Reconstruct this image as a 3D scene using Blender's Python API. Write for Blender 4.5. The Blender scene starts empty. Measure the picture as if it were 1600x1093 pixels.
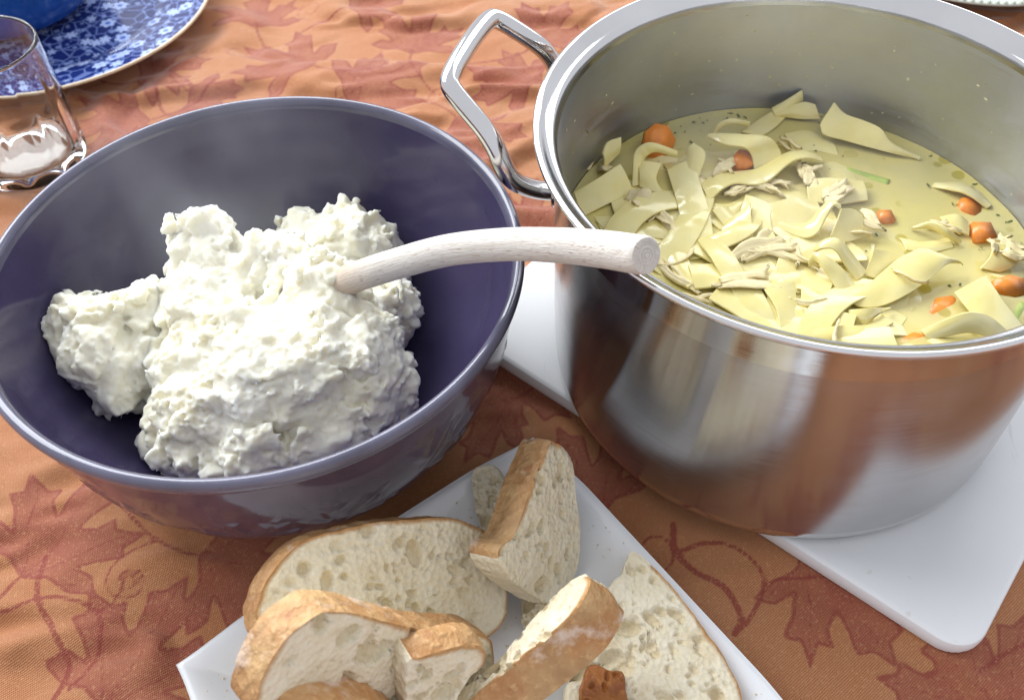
import bpy, bmesh, math, random
import numpy as np
from mathutils import Vector, Matrix

S = 0.01                      # everything below is written in centimetres
rng = np.random.default_rng(7)
scene = bpy.context.scene
col = scene.collection

# ------------------------------------------------------------------ camera
F_PX, PITCH, ROLL, CAM_H = 1421.166, 0.87798, -0.01388, 39.054
W_PX, H_PX = 1600.0, 1093.0
_cp, _sp = math.cos(PITCH), math.sin(PITCH)
_fw = np.array([0, _cp, -_sp]); _up = np.array([0, _sp, _cp]); _rt = np.array([1.0, 0, 0])
_r2 = math.cos(ROLL) * _rt + math.sin(ROLL) * _up
_u2 = -math.sin(ROLL) * _rt + math.cos(ROLL) * _up
_o = np.array([0, 0, CAM_H])
cam = bpy.data.cameras.new('camera'); cam_o = bpy.data.objects.new('camera', cam); col.objects.link(cam_o)
cam.sensor_fit = 'HORIZONTAL'; cam.sensor_width = 36.0; cam.lens = 36.0 * F_PX / W_PX
cam.clip_start = 0.01; cam.clip_end = 50
m = Matrix(((_r2[0], _u2[0], -_fw[0], 0), (_r2[1], _u2[1], -_fw[1], 0), (_r2[2], _u2[2], -_fw[2], CAM_H * S), (0, 0, 0, 1)))
cam_o.matrix_world = m
cam.dof.use_dof = True; cam.dof.focus_distance = 0.40; cam.dof.aperture_fstop = 14.0
scene.camera = cam_o

# ------------------------------------------------------------------ light: daylight from windows, indoors
world = bpy.data.worlds.new('World'); scene.world = world; world.use_nodes = True
bg = world.node_tree.nodes['Background']
bg.inputs[0].default_value = (0.86, 0.89, 0.97, 1); bg.inputs[1].default_value = 0.95

def area_light(name, loc, target, sx, sy, power, colr):
    l = bpy.data.lights.new(name, 'AREA'); l.shape = 'RECTANGLE'; l.size = sx; l.size_y = sy
    l.energy = power; l.color = colr
    o = bpy.data.objects.new(name, l); col.objects.link(o)
    o.location = loc
    o.rotation_euler = (Vector(target) - Vector(loc)).to_track_quat('-Z', 'Y').to_euler()
    return o
area_light('window_light', (-1.10, 1.45, 1.30), (0.0, 0.35, 0.05), 2.2, 1.05, 80.0, (0.93, 0.97, 1.0))
area_light('window_light_far', (0.9, 2.1, 1.2), (0.1, 0.35, 0.05), 1.2, 1.2, 16.0, (0.95, 0.98, 1.0))

scene.view_settings.view_transform = 'Standard'; scene.view_settings.look = 'None'
scene.view_settings.exposure = 0.0; scene.view_settings.gamma = 1.0
scene.render.engine = 'CYCLES'
scene.cycles.use_denoising = True
scene.cycles.max_bounces = 8; scene.cycles.diffuse_bounces = 3; scene.cycles.glossy_bounces = 4; scene.cycles.transparent_max_bounces = 8; scene.cycles.transmission_bounces = 8
scene.cycles.use_adaptive_sampling = True; scene.cycles.adaptive_threshold = 0.02
scene.cycles.caustics_reflective = False; scene.cycles.caustics_refractive = True
scene.cycles.blur_glossy = 0.6
scene.cycles.sample_clamp_indirect = 6.0

# ------------------------------------------------------------------ helpers
def at(px, py, z):
    d = _fw + ((px - W_PX / 2) / F_PX) * _r2 - ((py - H_PX / 2) / F_PX) * _u2
    return _o + (z - CAM_H) / d[2] * d
def ray(px, py):
    return _fw + ((px - W_PX / 2) / F_PX) * _r2 - ((py - H_PX / 2) / F_PX) * _u2

def _hash(ix, iy, iz, seed):
    h = (ix.astype(np.int64) * 374761393 + iy.astype(np.int64) * 668265263 + iz.astype(np.int64) * 2147483647 + seed * 974711) & 0xFFFFFFFF
    h = ((h ^ (h >> 13)) * 1274126177) & 0xFFFFFFFF
    h = (h ^ (h >> 16)) & 0xFFFFFFFF
    return h.astype(np.float64) / 4294967295.0
def vnoise(P, seed=0):
    P = np.asarray(P, float); i = np.floor(P).astype(np.int64); f = P - i
    u = f * f * f * (f * (f * 6 - 15) + 10)
    r = 0
    for dx in (0, 1):
        wx = u[:, 0] if dx else 1 - u[:, 0]
        for dy in (0, 1):
            wy = u[:, 1] if dy else 1 - u[:, 1]
            for dz in (0, 1):
                wz = u[:, 2] if dz else 1 - u[:, 2]
                r = r + wx * wy * wz * _hash(i[:, 0] + dx, i[:, 1] + dy, i[:, 2] + dz, seed)
    return r * 2 - 1
def fbm(P, oct=4, seed=0, gain=0.5):
    P = np.asarray(P, float); a = 1.0; s = 0; t = 0
    for k in range(oct):
        s = s + a * vnoise(P * (2.03 ** k) + 17.3 * k, seed + k); t += a; a *= gain
    return s / t
def smooth(x, a, b):
    t = np.clip((x - a) / (b - a), 0, 1); return t * t * (3 - 2 * t)

def thing(name, label, cat, loc=(0, 0, 0), group=None):
    o = bpy.data.objects.new(name, None); col.objects.link(o); o.empty_display_size = 0.02
    o.location = Vector(loc) * S
    o['label'] = label; o['category'] = cat
    if group: o['group'] = group
    return o
def tag(o, label, cat, group=None, kind=None):
    if kind: o['kind'] = kind
    if label: o['label'] = label
    if cat: o['category'] = cat
    if group: o['group'] = group
    return o
def world_loc(o):
    v = Vector(o.location)
    while o.parent: o = o.parent; v = v + Vector(o.location)
    return np.array(v)
def mesh_obj(name, verts, faces, mat, parent=None, origin=None, smooth_sh=True, attrs=None, sharp=None):
    """verts in world centimetres"""
    V = np.asarray(verts, float) * S
    base = world_loc(parent) if parent is not None else (np.asarray(origin, float) * S if origin is not None else np.zeros(3))
    me = bpy.data.meshes.new(name)
    if isinstance(faces, np.ndarray):
        n, k = faces.shape
        me.vertices.add(len(V)); me.vertices.foreach_set('co', (V - base).astype(np.float32).ravel())
        me.loops.add(n * k); me.loops.foreach_set('vertex_index', faces.astype(np.int32).ravel())
        me.polygons.add(n); me.polygons.foreach_set('loop_start', np.arange(0, n * k, k, dtype=np.int32))
        me.update(calc_edges=True)
    else:
        me.from_pydata((V - base).tolist(), [], faces)
        bmn = bmesh.new(); bmn.from_mesh(me); bmesh.ops.recalc_face_normals(bmn, faces=bmn.faces); bmn.to_mesh(me); bmn.free()
    me.validate()
    me.polygons.foreach_set('use_smooth', np.full(len(me.polygons), smooth_sh))
    if attrs:
        for k, v in attrs.items():
            a = me.attributes.new(k, 'FLOAT', 'POINT'); a.data.foreach_set('value', np.asarray(v, np.float32))
    me.update()
    if mat: me.materials.append(mat)
    if smooth_sh and sharp: me.set_sharp_from_angle(angle=math.radians(sharp))
    o = bpy.data.objects.new(name, me); col.objects.link(o)
    if parent is not None: o.parent = parent
    elif origin is not None: o.location = Vector(base)
    return o
def grid_faces(nu, nv, wrap_u=False, wrap_v=False):
    iu = np.arange(nu if wrap_u else nu - 1); iv = np.arange(nv if wrap_v else nv - 1)
    U, Vv = np.meshgrid(iu, iv, indexing='ij')
    U2 = (U + 1) % nu; V2 = (Vv + 1) % nv
    return np.stack([U * nv + Vv, U2 * nv + Vv, U2 * nv + V2, U * nv + V2], -1).reshape(-1, 4)
def catmull(P, n, closed=False):
    P = np.asarray(P, float); N = len(P)
    if closed: Q = np.vstack([P[-1], P, P[0], P[1]]); seg = N
    else: Q = np.vstack([2 * P[0] - P[1], P, 2 * P[-1] - P[-2]]); seg = N - 1
    ts = np.linspace(0, seg, n, endpoint=not closed); k = np.minimum(ts.astype(int), seg - 1); t = (ts - k)[:, None]
    a, b, c, d = Q[k], Q[k + 1], Q[k + 2], Q[k + 3]
    return 0.5 * ((2 * b) + (-a + c) * t + (2 * a - 5 * b + 4 * c - d) * t ** 2 + (-a + 3 * b - 3 * c + d) * t ** 3)
def resample(P, n, closed=False):
    Q = np.vstack([P, P[:1]]) if closed else P
    L = np.r_[0, np.cumsum(np.linalg.norm(np.diff(Q, axis=0), axis=1))]
    s = np.linspace(0, L[-1], n, endpoint=not closed)
    return np.stack([np.interp(s, L, Q[:, k]) for k in range(Q.shape[1])], -1)
def lathe(name, profile, centre, mat, parent, seg=192, dense=0, fn=None, attrs=None, lean=None):
    P = np.asarray(profile, float)
    if dense: P = resample(catmull(P, dense * 4), dense)
    th = np.linspace(0, 2 * np.pi, seg, endpoint=False)
    T, I = np.meshgrid(th, np.arange(len(P)), indexing='ij')
    r = P[I, 0]; z = P[I, 1]
    if fn is not None: r, z = fn(T, r, z)
    V = np.stack([centre[0] + r * np.cos(T), centre[1] + r * np.sin(T), z + centre[2]], -1).reshape(-1, 3)
    if lean: k = (15.5 - V[:, 2]) / 14.5; V[:, 0] += lean[0] * k; V[:, 1] += lean[1] * k   # the pot stands a touch tilted
    return mesh_obj(name, V, grid_faces(seg, len(P), wrap_u=True), mat, parent)
def tube(name, path, radius, mat, parent=None, seg=20, n=None, cap=True, flat=1.0, origin=None):
    P = np.asarray(path, float)
    if n: P = catmull(P, n)
    N = len(P); R = np.interp(np.linspace(0, 1, N), np.linspace(0, 1, len(np.atleast_1d(radius))), np.atleast_1d(radius)) if np.ndim(radius) else np.full(N, radius)
    T = np.gradient(P, axis=0); T /= np.linalg.norm(T, axis=1)[:, None]
    up = np.array([0, 0, 1.0]) if abs(T[0][2]) < 0.9 else np.array([1.0, 0, 0])
    A = np.cross(T[0], up); A /= np.linalg.norm(A)
    V = []
    for i in range(N):
        A = A - T[i] * (A @ T[i]); A /= np.linalg.norm(A); B = np.cross(T[i], A)
        for k in range(seg):
            a = 2 * np.pi * k / seg
            V.append(P[i] + R[i] * (np.cos(a) * A + flat * np.sin(a) * B))
    faces = grid_faces(N, seg, wrap_v=True).tolist()
    if cap:
        faces.append(list(range(seg))[::-1]); faces.append([(N - 1) * seg + k for k in range(seg)])
    return mesh_obj(name, V, faces, mat, parent, origin=origin, sharp=45 if cap else None)
def children_hash(): pass

# ------------------------------------------------------------------ materials
class NT:
    def __init__(self, name):
        self.m = bpy.data.materials.new(name); self.m.use_nodes = True
        self.t = self.m.node_tree; self.p = self.t.nodes['Principled BSDF']; self.out = self.t.nodes['Material Output']
    def n(self, kind, **kw):
        x = self.t.nodes.new(kind)
        for k, v in kw.items():
            if k.startswith('i_'): x.inputs[k[2:].replace('_', ' ')].default_value = v
            else: setattr(x, k, v)
        return x
    def l(self, a, b): self.t.links.new(a, b)
    def pset(self, **kw):
        for k, v in kw.items():
            s = self.p.inputs[k.replace('_', ' ')]
            if isinstance(v, tuple) and len(v) == 3 and s.type == 'RGBA': v = (*v, 1)
            s.default_value = v
    def math(self, op, a, b=None, c=None, clamp=False):
        x = self.t.nodes.new('ShaderNodeMath'); x.operation = op; x.use_clamp = clamp
        for k, v in enumerate((a, b, c)):
            if v is None: continue
            if isinstance(v, (int, float)): x.inputs[k].default_value = v
            else: self.l(v, x.inputs[k])
        return x.outputs[0]
    def mix(self, f, a, b, blend='MIX'):
        x = self.t.nodes.new('ShaderNodeMix'); x.data_type = 'RGBA'; x.blend_type = blend
        for s, v in ((x.inputs[0], f), (x.inputs[6], a), (x.inputs[7], b)):
            if isinstance(v, (int, float)): s.default_value = v
            elif isinstance(v, tuple): s.default_value = (*v, 1) if len(v) == 3 else v
            else: self.l(v, s)
        return x.outputs[2]
    def coord(self, scale=(1, 1, 1), rot=(0, 0, 0), kind='Object'):
        tc = self.n('ShaderNodeTexCoord'); mp = self.n('ShaderNodeMapping')
        mp.inputs['Scale'].default_value = scale; mp.inputs['Rotation'].default_value = rot
        self.l(tc.outputs[kind], mp.inputs['Vector']); return mp.outputs[0]
    def noise(self, vec, scale, detail=4, rough=0.55):
        x = self.n('ShaderNodeTexNoise'); x.inputs['Scale'].default_value = scale
        x.inputs['Detail'].default_value = detail; x.inputs['Roughness'].default_value = rough
        self.l(vec, x.inputs['Vector']); return x.outputs[0]
    def voronoi(self, vec, scale, feature='F1'):
        x = self.n('ShaderNodeTexVoronoi'); x.feature = feature; x.inputs['Scale'].default_value = scale
        self.l(vec, x.inputs['Vector']); return x.outputs['Distance']
    def ramp(self, f, stops):
        x = self.n('ShaderNodeValToRGB'); e = x.color_ramp.elements
        while len(e) < len(stops): e.new(0.5)
        for k, (p, c) in enumerate(stops):
            e[k].position = p; e[k].color = (*c, 1) if len(c) == 3 else c
        self.l(f, x.inputs[0]); return x.outputs[0]
    def rng(self, f, a, b, c, d):
        x = self.n('ShaderNodeMapRange'); x.inputs[1].default_value = a; x.inputs[2].default_value = b
        x.inputs[3].default_value = c; x.inputs[4].default_value = d; self.l(f, x.inputs[0]); return x.outputs[0]
    def attr(self, name):
        x = self.n('ShaderNodeAttribute'); x.attribute_name = name; return x.outputs['Fac']
    def bump(self, h, strength, dist):
        x = self.n('ShaderNodeBump'); x.inputs['Strength'].default_value = strength; x.inputs['Distance'].default_value = dist
        self.l(h, x.inputs['Height']); return x.outputs[0]
    def base(self, c): self.l(c, self.p.inputs['Base Color'])
    def normal(self, n): self.l(n, self.p.inputs['Normal'])
    def rough(self, r): self.l(r, self.p.inputs['Roughness'])

def mat_cloth():
    t = NT('cloth'); v = t.coord()
    leaf = t.attr('leaf'); line = t.attr('line'); vein = t.attr('vein')
    jit = t.math('MULTIPLY', t.math('SUBTRACT', t.noise(v, 900, 2), 0.5), 0.10)
    lf = t.rng(t.math('ADD', leaf, jit), -0.06, 0.06, 1.0, 0.0)
    edge = t.rng(t.math('ABSOLUTE', t.math('ADD', leaf, 0.07)), 0.05, 0.11, 1.0, 0.0)
    ln = t.rng(t.math('ADD', line, jit), -0.03, 0.04, 1.0, 0.0)
    vn = t.rng(t.math('ADD', vein, jit), -0.02, 0.05, 1.0, 0.0)
    cl = t.noise(v, 14, 3)
    cl2 = t.noise(v, 60, 3)
    base = t.mix(t.rng(cl, 0.35, 0.65, 0, 1), (0.46, 0.182, 0.066), (0.49, 0.225, 0.100))
    red = t.mix(t.rng(cl2, 0.3, 0.7, 0, 1), (0.270, 0.050, 0.036), (0.34, 0.085, 0.058))
    dark = (0.26, 0.042, 0.030)
    c = t.mix(t.math('MULTIPLY', lf, t.rng(t.noise(v, 38, 4, .65), 0.3, 0.7, 0.45, 0.85)), base, red)
    c = t.mix(t.math('MULTIPLY', t.math('MAXIMUM', t.math('MULTIPLY', edge, 0.6), t.math('MULTIPLY', vn, t.math('MULTIPLY', lf, 0.7))), 1.0), c, dark)
    c = t.mix(t.math('MULTIPLY', ln, 0.85), c, dark)
    # twill weave
    w1 = t.n('ShaderNodeTexWave'); w1.wave_type = 'BANDS'; w1.bands_direction = 'X'
    w1.inputs['Scale'].default_value = 330; w1.inputs['Distortion'].default_value = 2.0; w1.inputs['Detail'].default_value = 1; w1.inputs['Detail Scale'].default_value = 3
    t.l(t.coord(rot=(0, 0, math.radians(52))), w1.inputs['Vector'])
    w2 = t.n('ShaderNodeTexWave'); w2.wave_type = 'BANDS'; w2.bands_direction = 'X'
    w2.inputs['Scale'].default_value = 420; w2.inputs['Distortion'].default_value = 2.0; w2.inputs['Detail'].default_value = 1
    t.l(t.coord(rot=(0, 0, math.radians(-20))), w2.inputs['Vector'])
    wv = t.math('ADD', t.math('MULTIPLY', w1.outputs['Fac'], 0.6), t.math('MULTIPLY', w2.outputs['Fac'], 0.4))
    c = t.mix(t.rng(wv, 0.2, 0.8, 0.5, 0.0), c, (0.15, 0.035, 0.02))
    gold = t.rng(t.noise(v, 700, 2), 0.55, 0.75, 0, 0.35)
    c = t.mix(gold, c, (0.62, 0.36, 0.17))
    t.base(c); t.pset(Roughness=0.78, Sheen_Weight=0.6, Sheen_Roughness=0.35, Sheen_Tint=(1.0, 0.86, 0.80), Specular_IOR_Level=0.35)
    hgt = t.math('ADD', wv, t.math('ADD', t.math('MULTIPLY', t.noise(v, 120, 3), 1.2), t.math('MULTIPLY', lf, 0.5)))
    t.normal(t.bump(hgt, 0.45, 0.0006))
    return t.m

def mat_glaze(name, colr, edge_col=None, rough=0.12, var=0.25):
    t = NT(name); v = t.coord()
    nz = t.noise(v, 28, 5); sp = t.noise(v, 260, 2)
    c = t.mix(t.rng(nz, 0.3, 0.7, 0, 1), tuple(x * (1 - var) for x in colr), tuple(x * (1 + var) for x in colr))
    c = t.mix(t.rng(sp, 0.62, 0.75, 0, 0.25), c, tuple(x * 0.35 for x in colr))
    t.base(c); t.pset(Roughness=rough, Coat_Weight=0.25, Coat_Roughness=0.04, IOR=1.45)
    t.normal(t.bump(t.noise(v, 25, 2), 0.02, 0.002))
    return t.m

def mat_steel(name, rough, streak=0.0, colr=(0.66, 0.645, 0.62), dirt=0.0, aniso=0.0):
    t = NT(name); v = t.coord(scale=(3, 3, 260))
    st = t.noise(v, 6, 4, 0.7); fine = t.noise(t.coord(scale=(2, 2, 900)), 6, 2)
    v2 = t.coord()
    c = t.mix(t.rng(t.noise(v2, 22, 4), 0.35, 0.7, 0, 1), colr, tuple(x * 0.90 for x in colr))
    if dirt:
        c = t.mix(t.math('MULTIPLY', t.rng(t.noise(v2, 45, 5, 0.7), 0.5, 0.72, 0, 1), dirt), c, (0.30, 0.25, 0.17))
    t.base(c); t.pset(Metallic=1.0)
    if aniso:
        t.pset(Anisotropic=aniso, Anisotropic_Rotation=0.25); tg = t.n('ShaderNodeTangent'); tg.direction_type = 'RADIAL'; tg.axis = 'Z'; t.l(tg.outputs[0], t.p.inputs['Tangent'])
    t.rough(t.math('ADD', t.rng(st, 0.3, 0.7, rough * 0.75, rough * 1.3), t.rng(t.noise(v2, 30, 4), 0.5, 0.8, 0.0, 0.08)))
    if streak:
        sc = t.n('ShaderNodeTexVoronoi'); sc.feature = 'DISTANCE_TO_EDGE'; sc.inputs['Scale'].default_value = 35; t.l(t.coord(scale=(1, 1, 2.2)), sc.inputs['Vector'])
        scr = t.math('MULTIPLY', t.rng(sc.outputs['Distance'], 0.0, 0.006, 1, 0), t.rng(t.noise(v2, 18, 3), 0.6, 0.68, 0, 1))
        h = t.math('SUBTRACT', t.math('ADD', st, t.math('MULTIPLY', fine, 0.8)), t.math('MULTIPLY', scr, 1.5))
        t.normal(t.bump(h, streak, 0.0004))
    return t.m

def mat_simple(name, colr, rough=0.4, var=0.08, scale=60, sss=0.0, sss_r=(0.5, 0.4, 0.3), sss_scale=0.003, bump=0.0, bscale=200, bdist=0.001, spec=0.5, coat=0.0):
    t = NT(name); v = t.coord()
    c = t.mix(t.rng(t.noise(v, scale, 4), 0.3, 0.7, 0, 1), tuple(x * (1 - var) for x in colr), tuple(min(1, x * (1 + var)) for x in colr))
    t.base(c); t.pset(Roughness=rough, Specular_IOR_Level=spec, Coat_Weight=coat)
    if sss: t.pset(Subsurface_Weight=sss, Subsurface_Radius=sss_r, Subsurface_Scale=sss_scale)
    if bump: t.normal(t.bump(t.noise(v, bscale, 4), bump, bdist))
    return t.m

def mat_crumb():
    t = NT('bread_crumb'); v = t.coord()
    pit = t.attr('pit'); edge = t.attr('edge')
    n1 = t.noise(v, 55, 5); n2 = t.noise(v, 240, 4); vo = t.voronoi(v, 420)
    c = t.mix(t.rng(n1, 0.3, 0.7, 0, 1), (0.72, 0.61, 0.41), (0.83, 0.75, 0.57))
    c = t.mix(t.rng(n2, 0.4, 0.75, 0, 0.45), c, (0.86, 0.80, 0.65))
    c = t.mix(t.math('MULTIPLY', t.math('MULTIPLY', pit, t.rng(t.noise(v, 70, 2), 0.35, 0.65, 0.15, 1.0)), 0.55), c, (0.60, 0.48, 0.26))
    crust = t.mix(n2, (0.40, 0.17, 0.045), (0.56, 0.30, 0.10))
    c = t.mix(t.math('MULTIPLY', t.rng(t.math('ADD', edge, t.math('MULTIPLY', t.math('SUBTRACT', n1, 0.5), 0.25)), 0.05, 0.24, 1, 0), 0.9), c, crust)
    t.base(c); t.pset(Roughness=0.9, Specular_IOR_Level=0.2)
    h = t.math('ADD', t.math('MULTIPLY', n2, 1.0), t.math('MULTIPLY', vo, 0.9))
    t.normal(t.bump(h, 0.75, 0.0012))
    return t.m
def mat_crust(name='bread_crust', light=(0.64, 0.42, 0.20), dark=(0.46, 0.215, 0.075), flour=0.7):
    t = NT(name); v = t.coord()
    n1 = t.noise(v, 32, 5, 0.6); n2 = t.noise(v, 300, 3)
    c = t.mix(t.rng(n1, 0.36, 0.62, 0, 1), dark, light)
    c = t.mix(t.rng(t.noise(v, 17, 4, 0.6), 0.48, 0.62, 0, 0.8), c, tuple(x * .6 for x in dark))
    c = t.mix(t.math('MULTIPLY', t.rng(n2, 0.55, 0.72, 0, 1), 0.35), c, tuple(min(1, x * 1.35) for x in light))
    c = t.mix(t.rng(t.noise(v, 90, 4), 0.62, 0.75, 0, 0.6), c, (0.30, 0.085, 0.03))
    if flour:
        fl = t.math('MULTIPLY', t.rng(t.noise(v, 48, 5, 0.65), 0.56, 0.68, 0, 1), flour)
        c = t.mix(fl, c, (0.80, 0.68, 0.58))
    c = t.mix(t.rng(t.voronoi(v, 95), 0.10, 0.13, 0.0, 0.0), c, (0.30, 0.03, 0.02))
    t.base(c); t.rough(t.rng(n1, 0.3, 0.7, 0.38, 0.6)); t.pset(Specular_IOR_Level=0.4)
    t.normal(t.bump(t.math('ADD', t.math('MULTIPLY', n1, 2.0), n2), 0.8, 0.0018))
    return t.m

def mat_potato():
    t = NT('mashed_potato'); v = t.coord()
    n1 = t.noise(v, 40, 4); n2 = t.noise(v, 420, 5, 0.65)
    c = t.mix(t.rng(n1, 0.35, 0.72, 0, 1), (0.84, 0.82, 0.71), (0.85, 0.80, 0.60))
    t.base(c); t.pset(Roughness=0.95, Subsurface_Weight=0.8, Subsurface_Radius=(1.0, 0.92, 0.7), Subsurface_Scale=0.005, Specular_IOR_Level=0.2)
    t.normal(t.bump(n2, 0.2, 0.0006))
    return t.m

def mat_wood():
    t = NT('beech_wood'); v = t.coord()
    cx = t.n('ShaderNodeCombineXYZ'); t.l(t.attr('along'), cx.inputs[0])
    t.l(t.math('MULTIPLY', t.math('COSINE', t.attr('around')), 1.6), cx.inputs[1]); t.l(t.math('MULTIPLY', t.math('SINE', t.attr('around')), 1.6), cx.inputs[2])
    def stretched(sx, sy, sc, det):
        mp = t.n('ShaderNodeMapping'); mp.inputs['Scale'].default_value = (sx, sy, sy); t.l(cx.outputs[0], mp.inputs['Vector']); return t.noise(mp.outputs[0], sc, det, .6)
    g = stretched(.35, 6, 1.6, 6); fl = stretched(2.2, 9, 1.1, 1); fleck = stretched(1.1, 2.2, 1.3, 1)
    c = t.mix(t.rng(g, 0.3, 0.7, 0, 1), (0.55, 0.49, 0.42), (0.77, 0.73, 0.67))
    c = t.mix(t.rng(fl, 0.60, 0.70, 0, 0.5), c, (0.36, 0.28, 0.23))
    c = t.mix(t.rng(fleck, 0.69, 0.73, 0, 0.6), c, (0.38, 0.24, 0.18))
    tip = t.attr('wet')
    c = t.mix(t.math('MULTIPLY', tip, 0.55), c, (0.50, 0.33, 0.19))
    t.base(c); t.pset(Roughness=0.72, Specular_IOR_Level=0.3)
    t.normal(t.bump(t.math('ADD', g, fl), 0.5, 0.0006))
    return t.m

def mat_noodle():
    t = NT('egg_noodle'); v = t.coord()
    c = t.mix(t.rng(t.noise(v, 50, 4), 0.3, 0.7, 0, 1), (0.86, 0.73, 0.25), (0.90, 0.80, 0.38))
    t.base(c); t.pset(Roughness=0.30, Specular_IOR_Level=0.5)
    t.rough(t.rng(t.noise(v, 90, 3), 0.3, 0.7, 0.10, 0.28)); t.pset(Coat_Weight=0.4, Coat_Roughness=0.08)
    t.normal(t.bump(t.noise(v, 110, 3), 0.15, 0.001))
    return t.m

def mat_broth():
    t = NT('broth'); v = t.coord()
    n1 = t.noise(v, 26, 4)
    c = t.mix(t.rng(n1, 0.35, 0.7, 0, 1), (0.84, 0.71, 0.22), (0.90, 0.80, 0.34))
    oil = t.math('MULTIPLY', t.rng(t.voronoi(v, 75), 0.22, 0.27, 1, 0), t.rng(t.noise(v, 22, 2), 0.44, 0.54, 0, 1))
    c = t.mix(t.math('MULTIPLY', oil, 0.75), c, (0.55, 0.45, 0.03))
    t.base(c); t.pset(Roughness=0.10, Specular_IOR_Level=0.5, IOR=1.34)
    t.normal(t.bump(t.noise(v, 60, 2), 0.12, 0.002))
    tr = t.n('ShaderNodeBsdfTransparent'); tr.inputs[0].default_value = (0.95, 0.9, 0.6, 1)
    mx = t.n('ShaderNodeMixShader'); t.l(t.rng(n1, 0.3, 0.7, 0.10, 0.34), mx.inputs[0])
    t.l(t.p.outputs[0], mx.inputs[1]); t.l(tr.outputs[0], mx.inputs[2]); t.l(mx.outputs[0], t.out.inputs['Surface'])
    return t.m

def mat_calico():
    """dark cobalt transfer print: pale blossoms, leaves and twigs on blue"""
    t = NT('blue_floral_print'); v = t.coord()
    tc = t.n('ShaderNodeTexCoord')
    wob = t.n('ShaderNodeTexNoise'); wob.inputs['Scale'].default_value = 60; t.l(tc.outputs['Object'], wob.inputs['Vector'])
    def flowers(scale, r0, r1, seed):
        mp = t.n('ShaderNodeMapping'); mp.inputs['Scale'].default_value = (1, 1, 0); mp.inputs['Location'].default_value = (seed, seed * .7, 0); t.l(tc.outputs['Object'], mp.inputs['Vector'])
        vo = t.n('ShaderNodeTexVoronoi'); vo.inputs['Scale'].default_value = scale; vo.inputs['Randomness'].default_value = 0.8; t.l(mp.outputs[0], vo.inputs['Vector'])
        sub = t.n('ShaderNodeVectorMath'); sub.operation = 'SUBTRACT'; t.l(mp.outputs[0], sub.inputs[0]); t.l(vo.outputs['Position'], sub.inputs[1])
        sx = t.n('ShaderNodeSeparateXYZ'); t.l(sub.outputs[0], sx.inputs[0])
        ang = t.math('ARCTAN2', sx.outputs[1], sx.outputs[0])
        pet = t.math('MULTIPLY', t.math('ABSOLUTE', t.math('SINE', t.math('MULTIPLY', ang, 3.0))), 0.12)
        d = t.math('SUBTRACT', vo.outputs['Distance'], pet)
        return t.rng(d, r0, r0 + 0.03, 1, 0), t.rng(vo.outputs['Distance'], r1, r1 + 0.03, 1, 0)
    f1, c1 = flowers(62, 0.26, 0.13, 0.0)
    f2, c2 = flowers(150, 0.24, 0.06, 3.1)
    mp = t.n('ShaderNodeMapping'); mp.inputs['Scale'].default_value = (1, 1, 0); t.l(tc.outputs['Object'], mp.inputs['Vector'])
    ve = t.n('ShaderNodeTexVoronoi'); ve.feature = 'DISTANCE_TO_EDGE'; ve.inputs['Scale'].default_value = 85; t.l(mp.outputs[0], ve.inputs['Vector'])
    tw = t.rng(ve.outputs['Distance'], 0.03, 0.07, 1, 0)
    c = t.mix(t.math('MULTIPLY', tw, 0.55), (0.012, 0.022, 0.13), (0.22, 0.30, 0.62))
    c = t.mix(t.math('MULTIPLY', f2, 0.6), c, (0.30, 0.40, 0.72))
    c = t.mix(f1, c, (0.42, 0.52, 0.82)); c = t.mix(c1, c, (0.09, 0.16, 0.50))
    t.base(c); t.pset(Roughness=0.10, Coat_Weight=0.4)
    return t.m

def mat_glass():
    t = NT('clear_glass'); v = t.coord()
    t.pset(Base_Color=(0.97, 0.985, 0.98), Roughness=0.0, Transmission_Weight=1.0, IOR=1.47)
    return t.m

def mat_board():
    t = NT('white_plastic_board'); v = t.coord()
    c = t.mix(t.rng(t.noise(v, 12, 4), 0.35, 0.7, 0, 1), (0.83, 0.83, 0.83), (0.79, 0.79, 0.79))
    marks = None
    for a, sc in ((0.5, 46), (2.1, 60), (1.2, 38)):
        vo = t.n('ShaderNodeTexVoronoi'); vo.feature = 'DISTANCE_TO_EDGE'; vo.inputs['Scale'].default_value = sc; t.l(t.coord(scale=(1, .12, 1), rot=(0, 0, a)), vo.inputs['Vector'])
        m_ = t.math('MULTIPLY', t.rng(vo.outputs['Distance'], 0.0, 0.012, 1, 0), t.rng(t.noise(t.coord(rot=(0, 0, a)), 30, 2), 0.58, 0.66, 0, 1))
        marks = m_ if marks is None else t.math('MAXIMUM', marks, m_)
    c = t.mix(t.math('MULTIPLY', marks, 0.25), c, (0.45, 0.43, 0.42))
    c = t.mix(t.rng(t.noise(v, 150, 2), 0.72, 0.78, 0, 0.35), c, (0.6, 0.55, 0.45))
    t.base(c); t.pset(Roughness=0.4)
    t.normal(t.bump(t.math('SUBTRACT', t.math('MULTIPLY', t.noise(v, 500, 3), .3), marks), 0.3, 0.0004))
    return t.m

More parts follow.
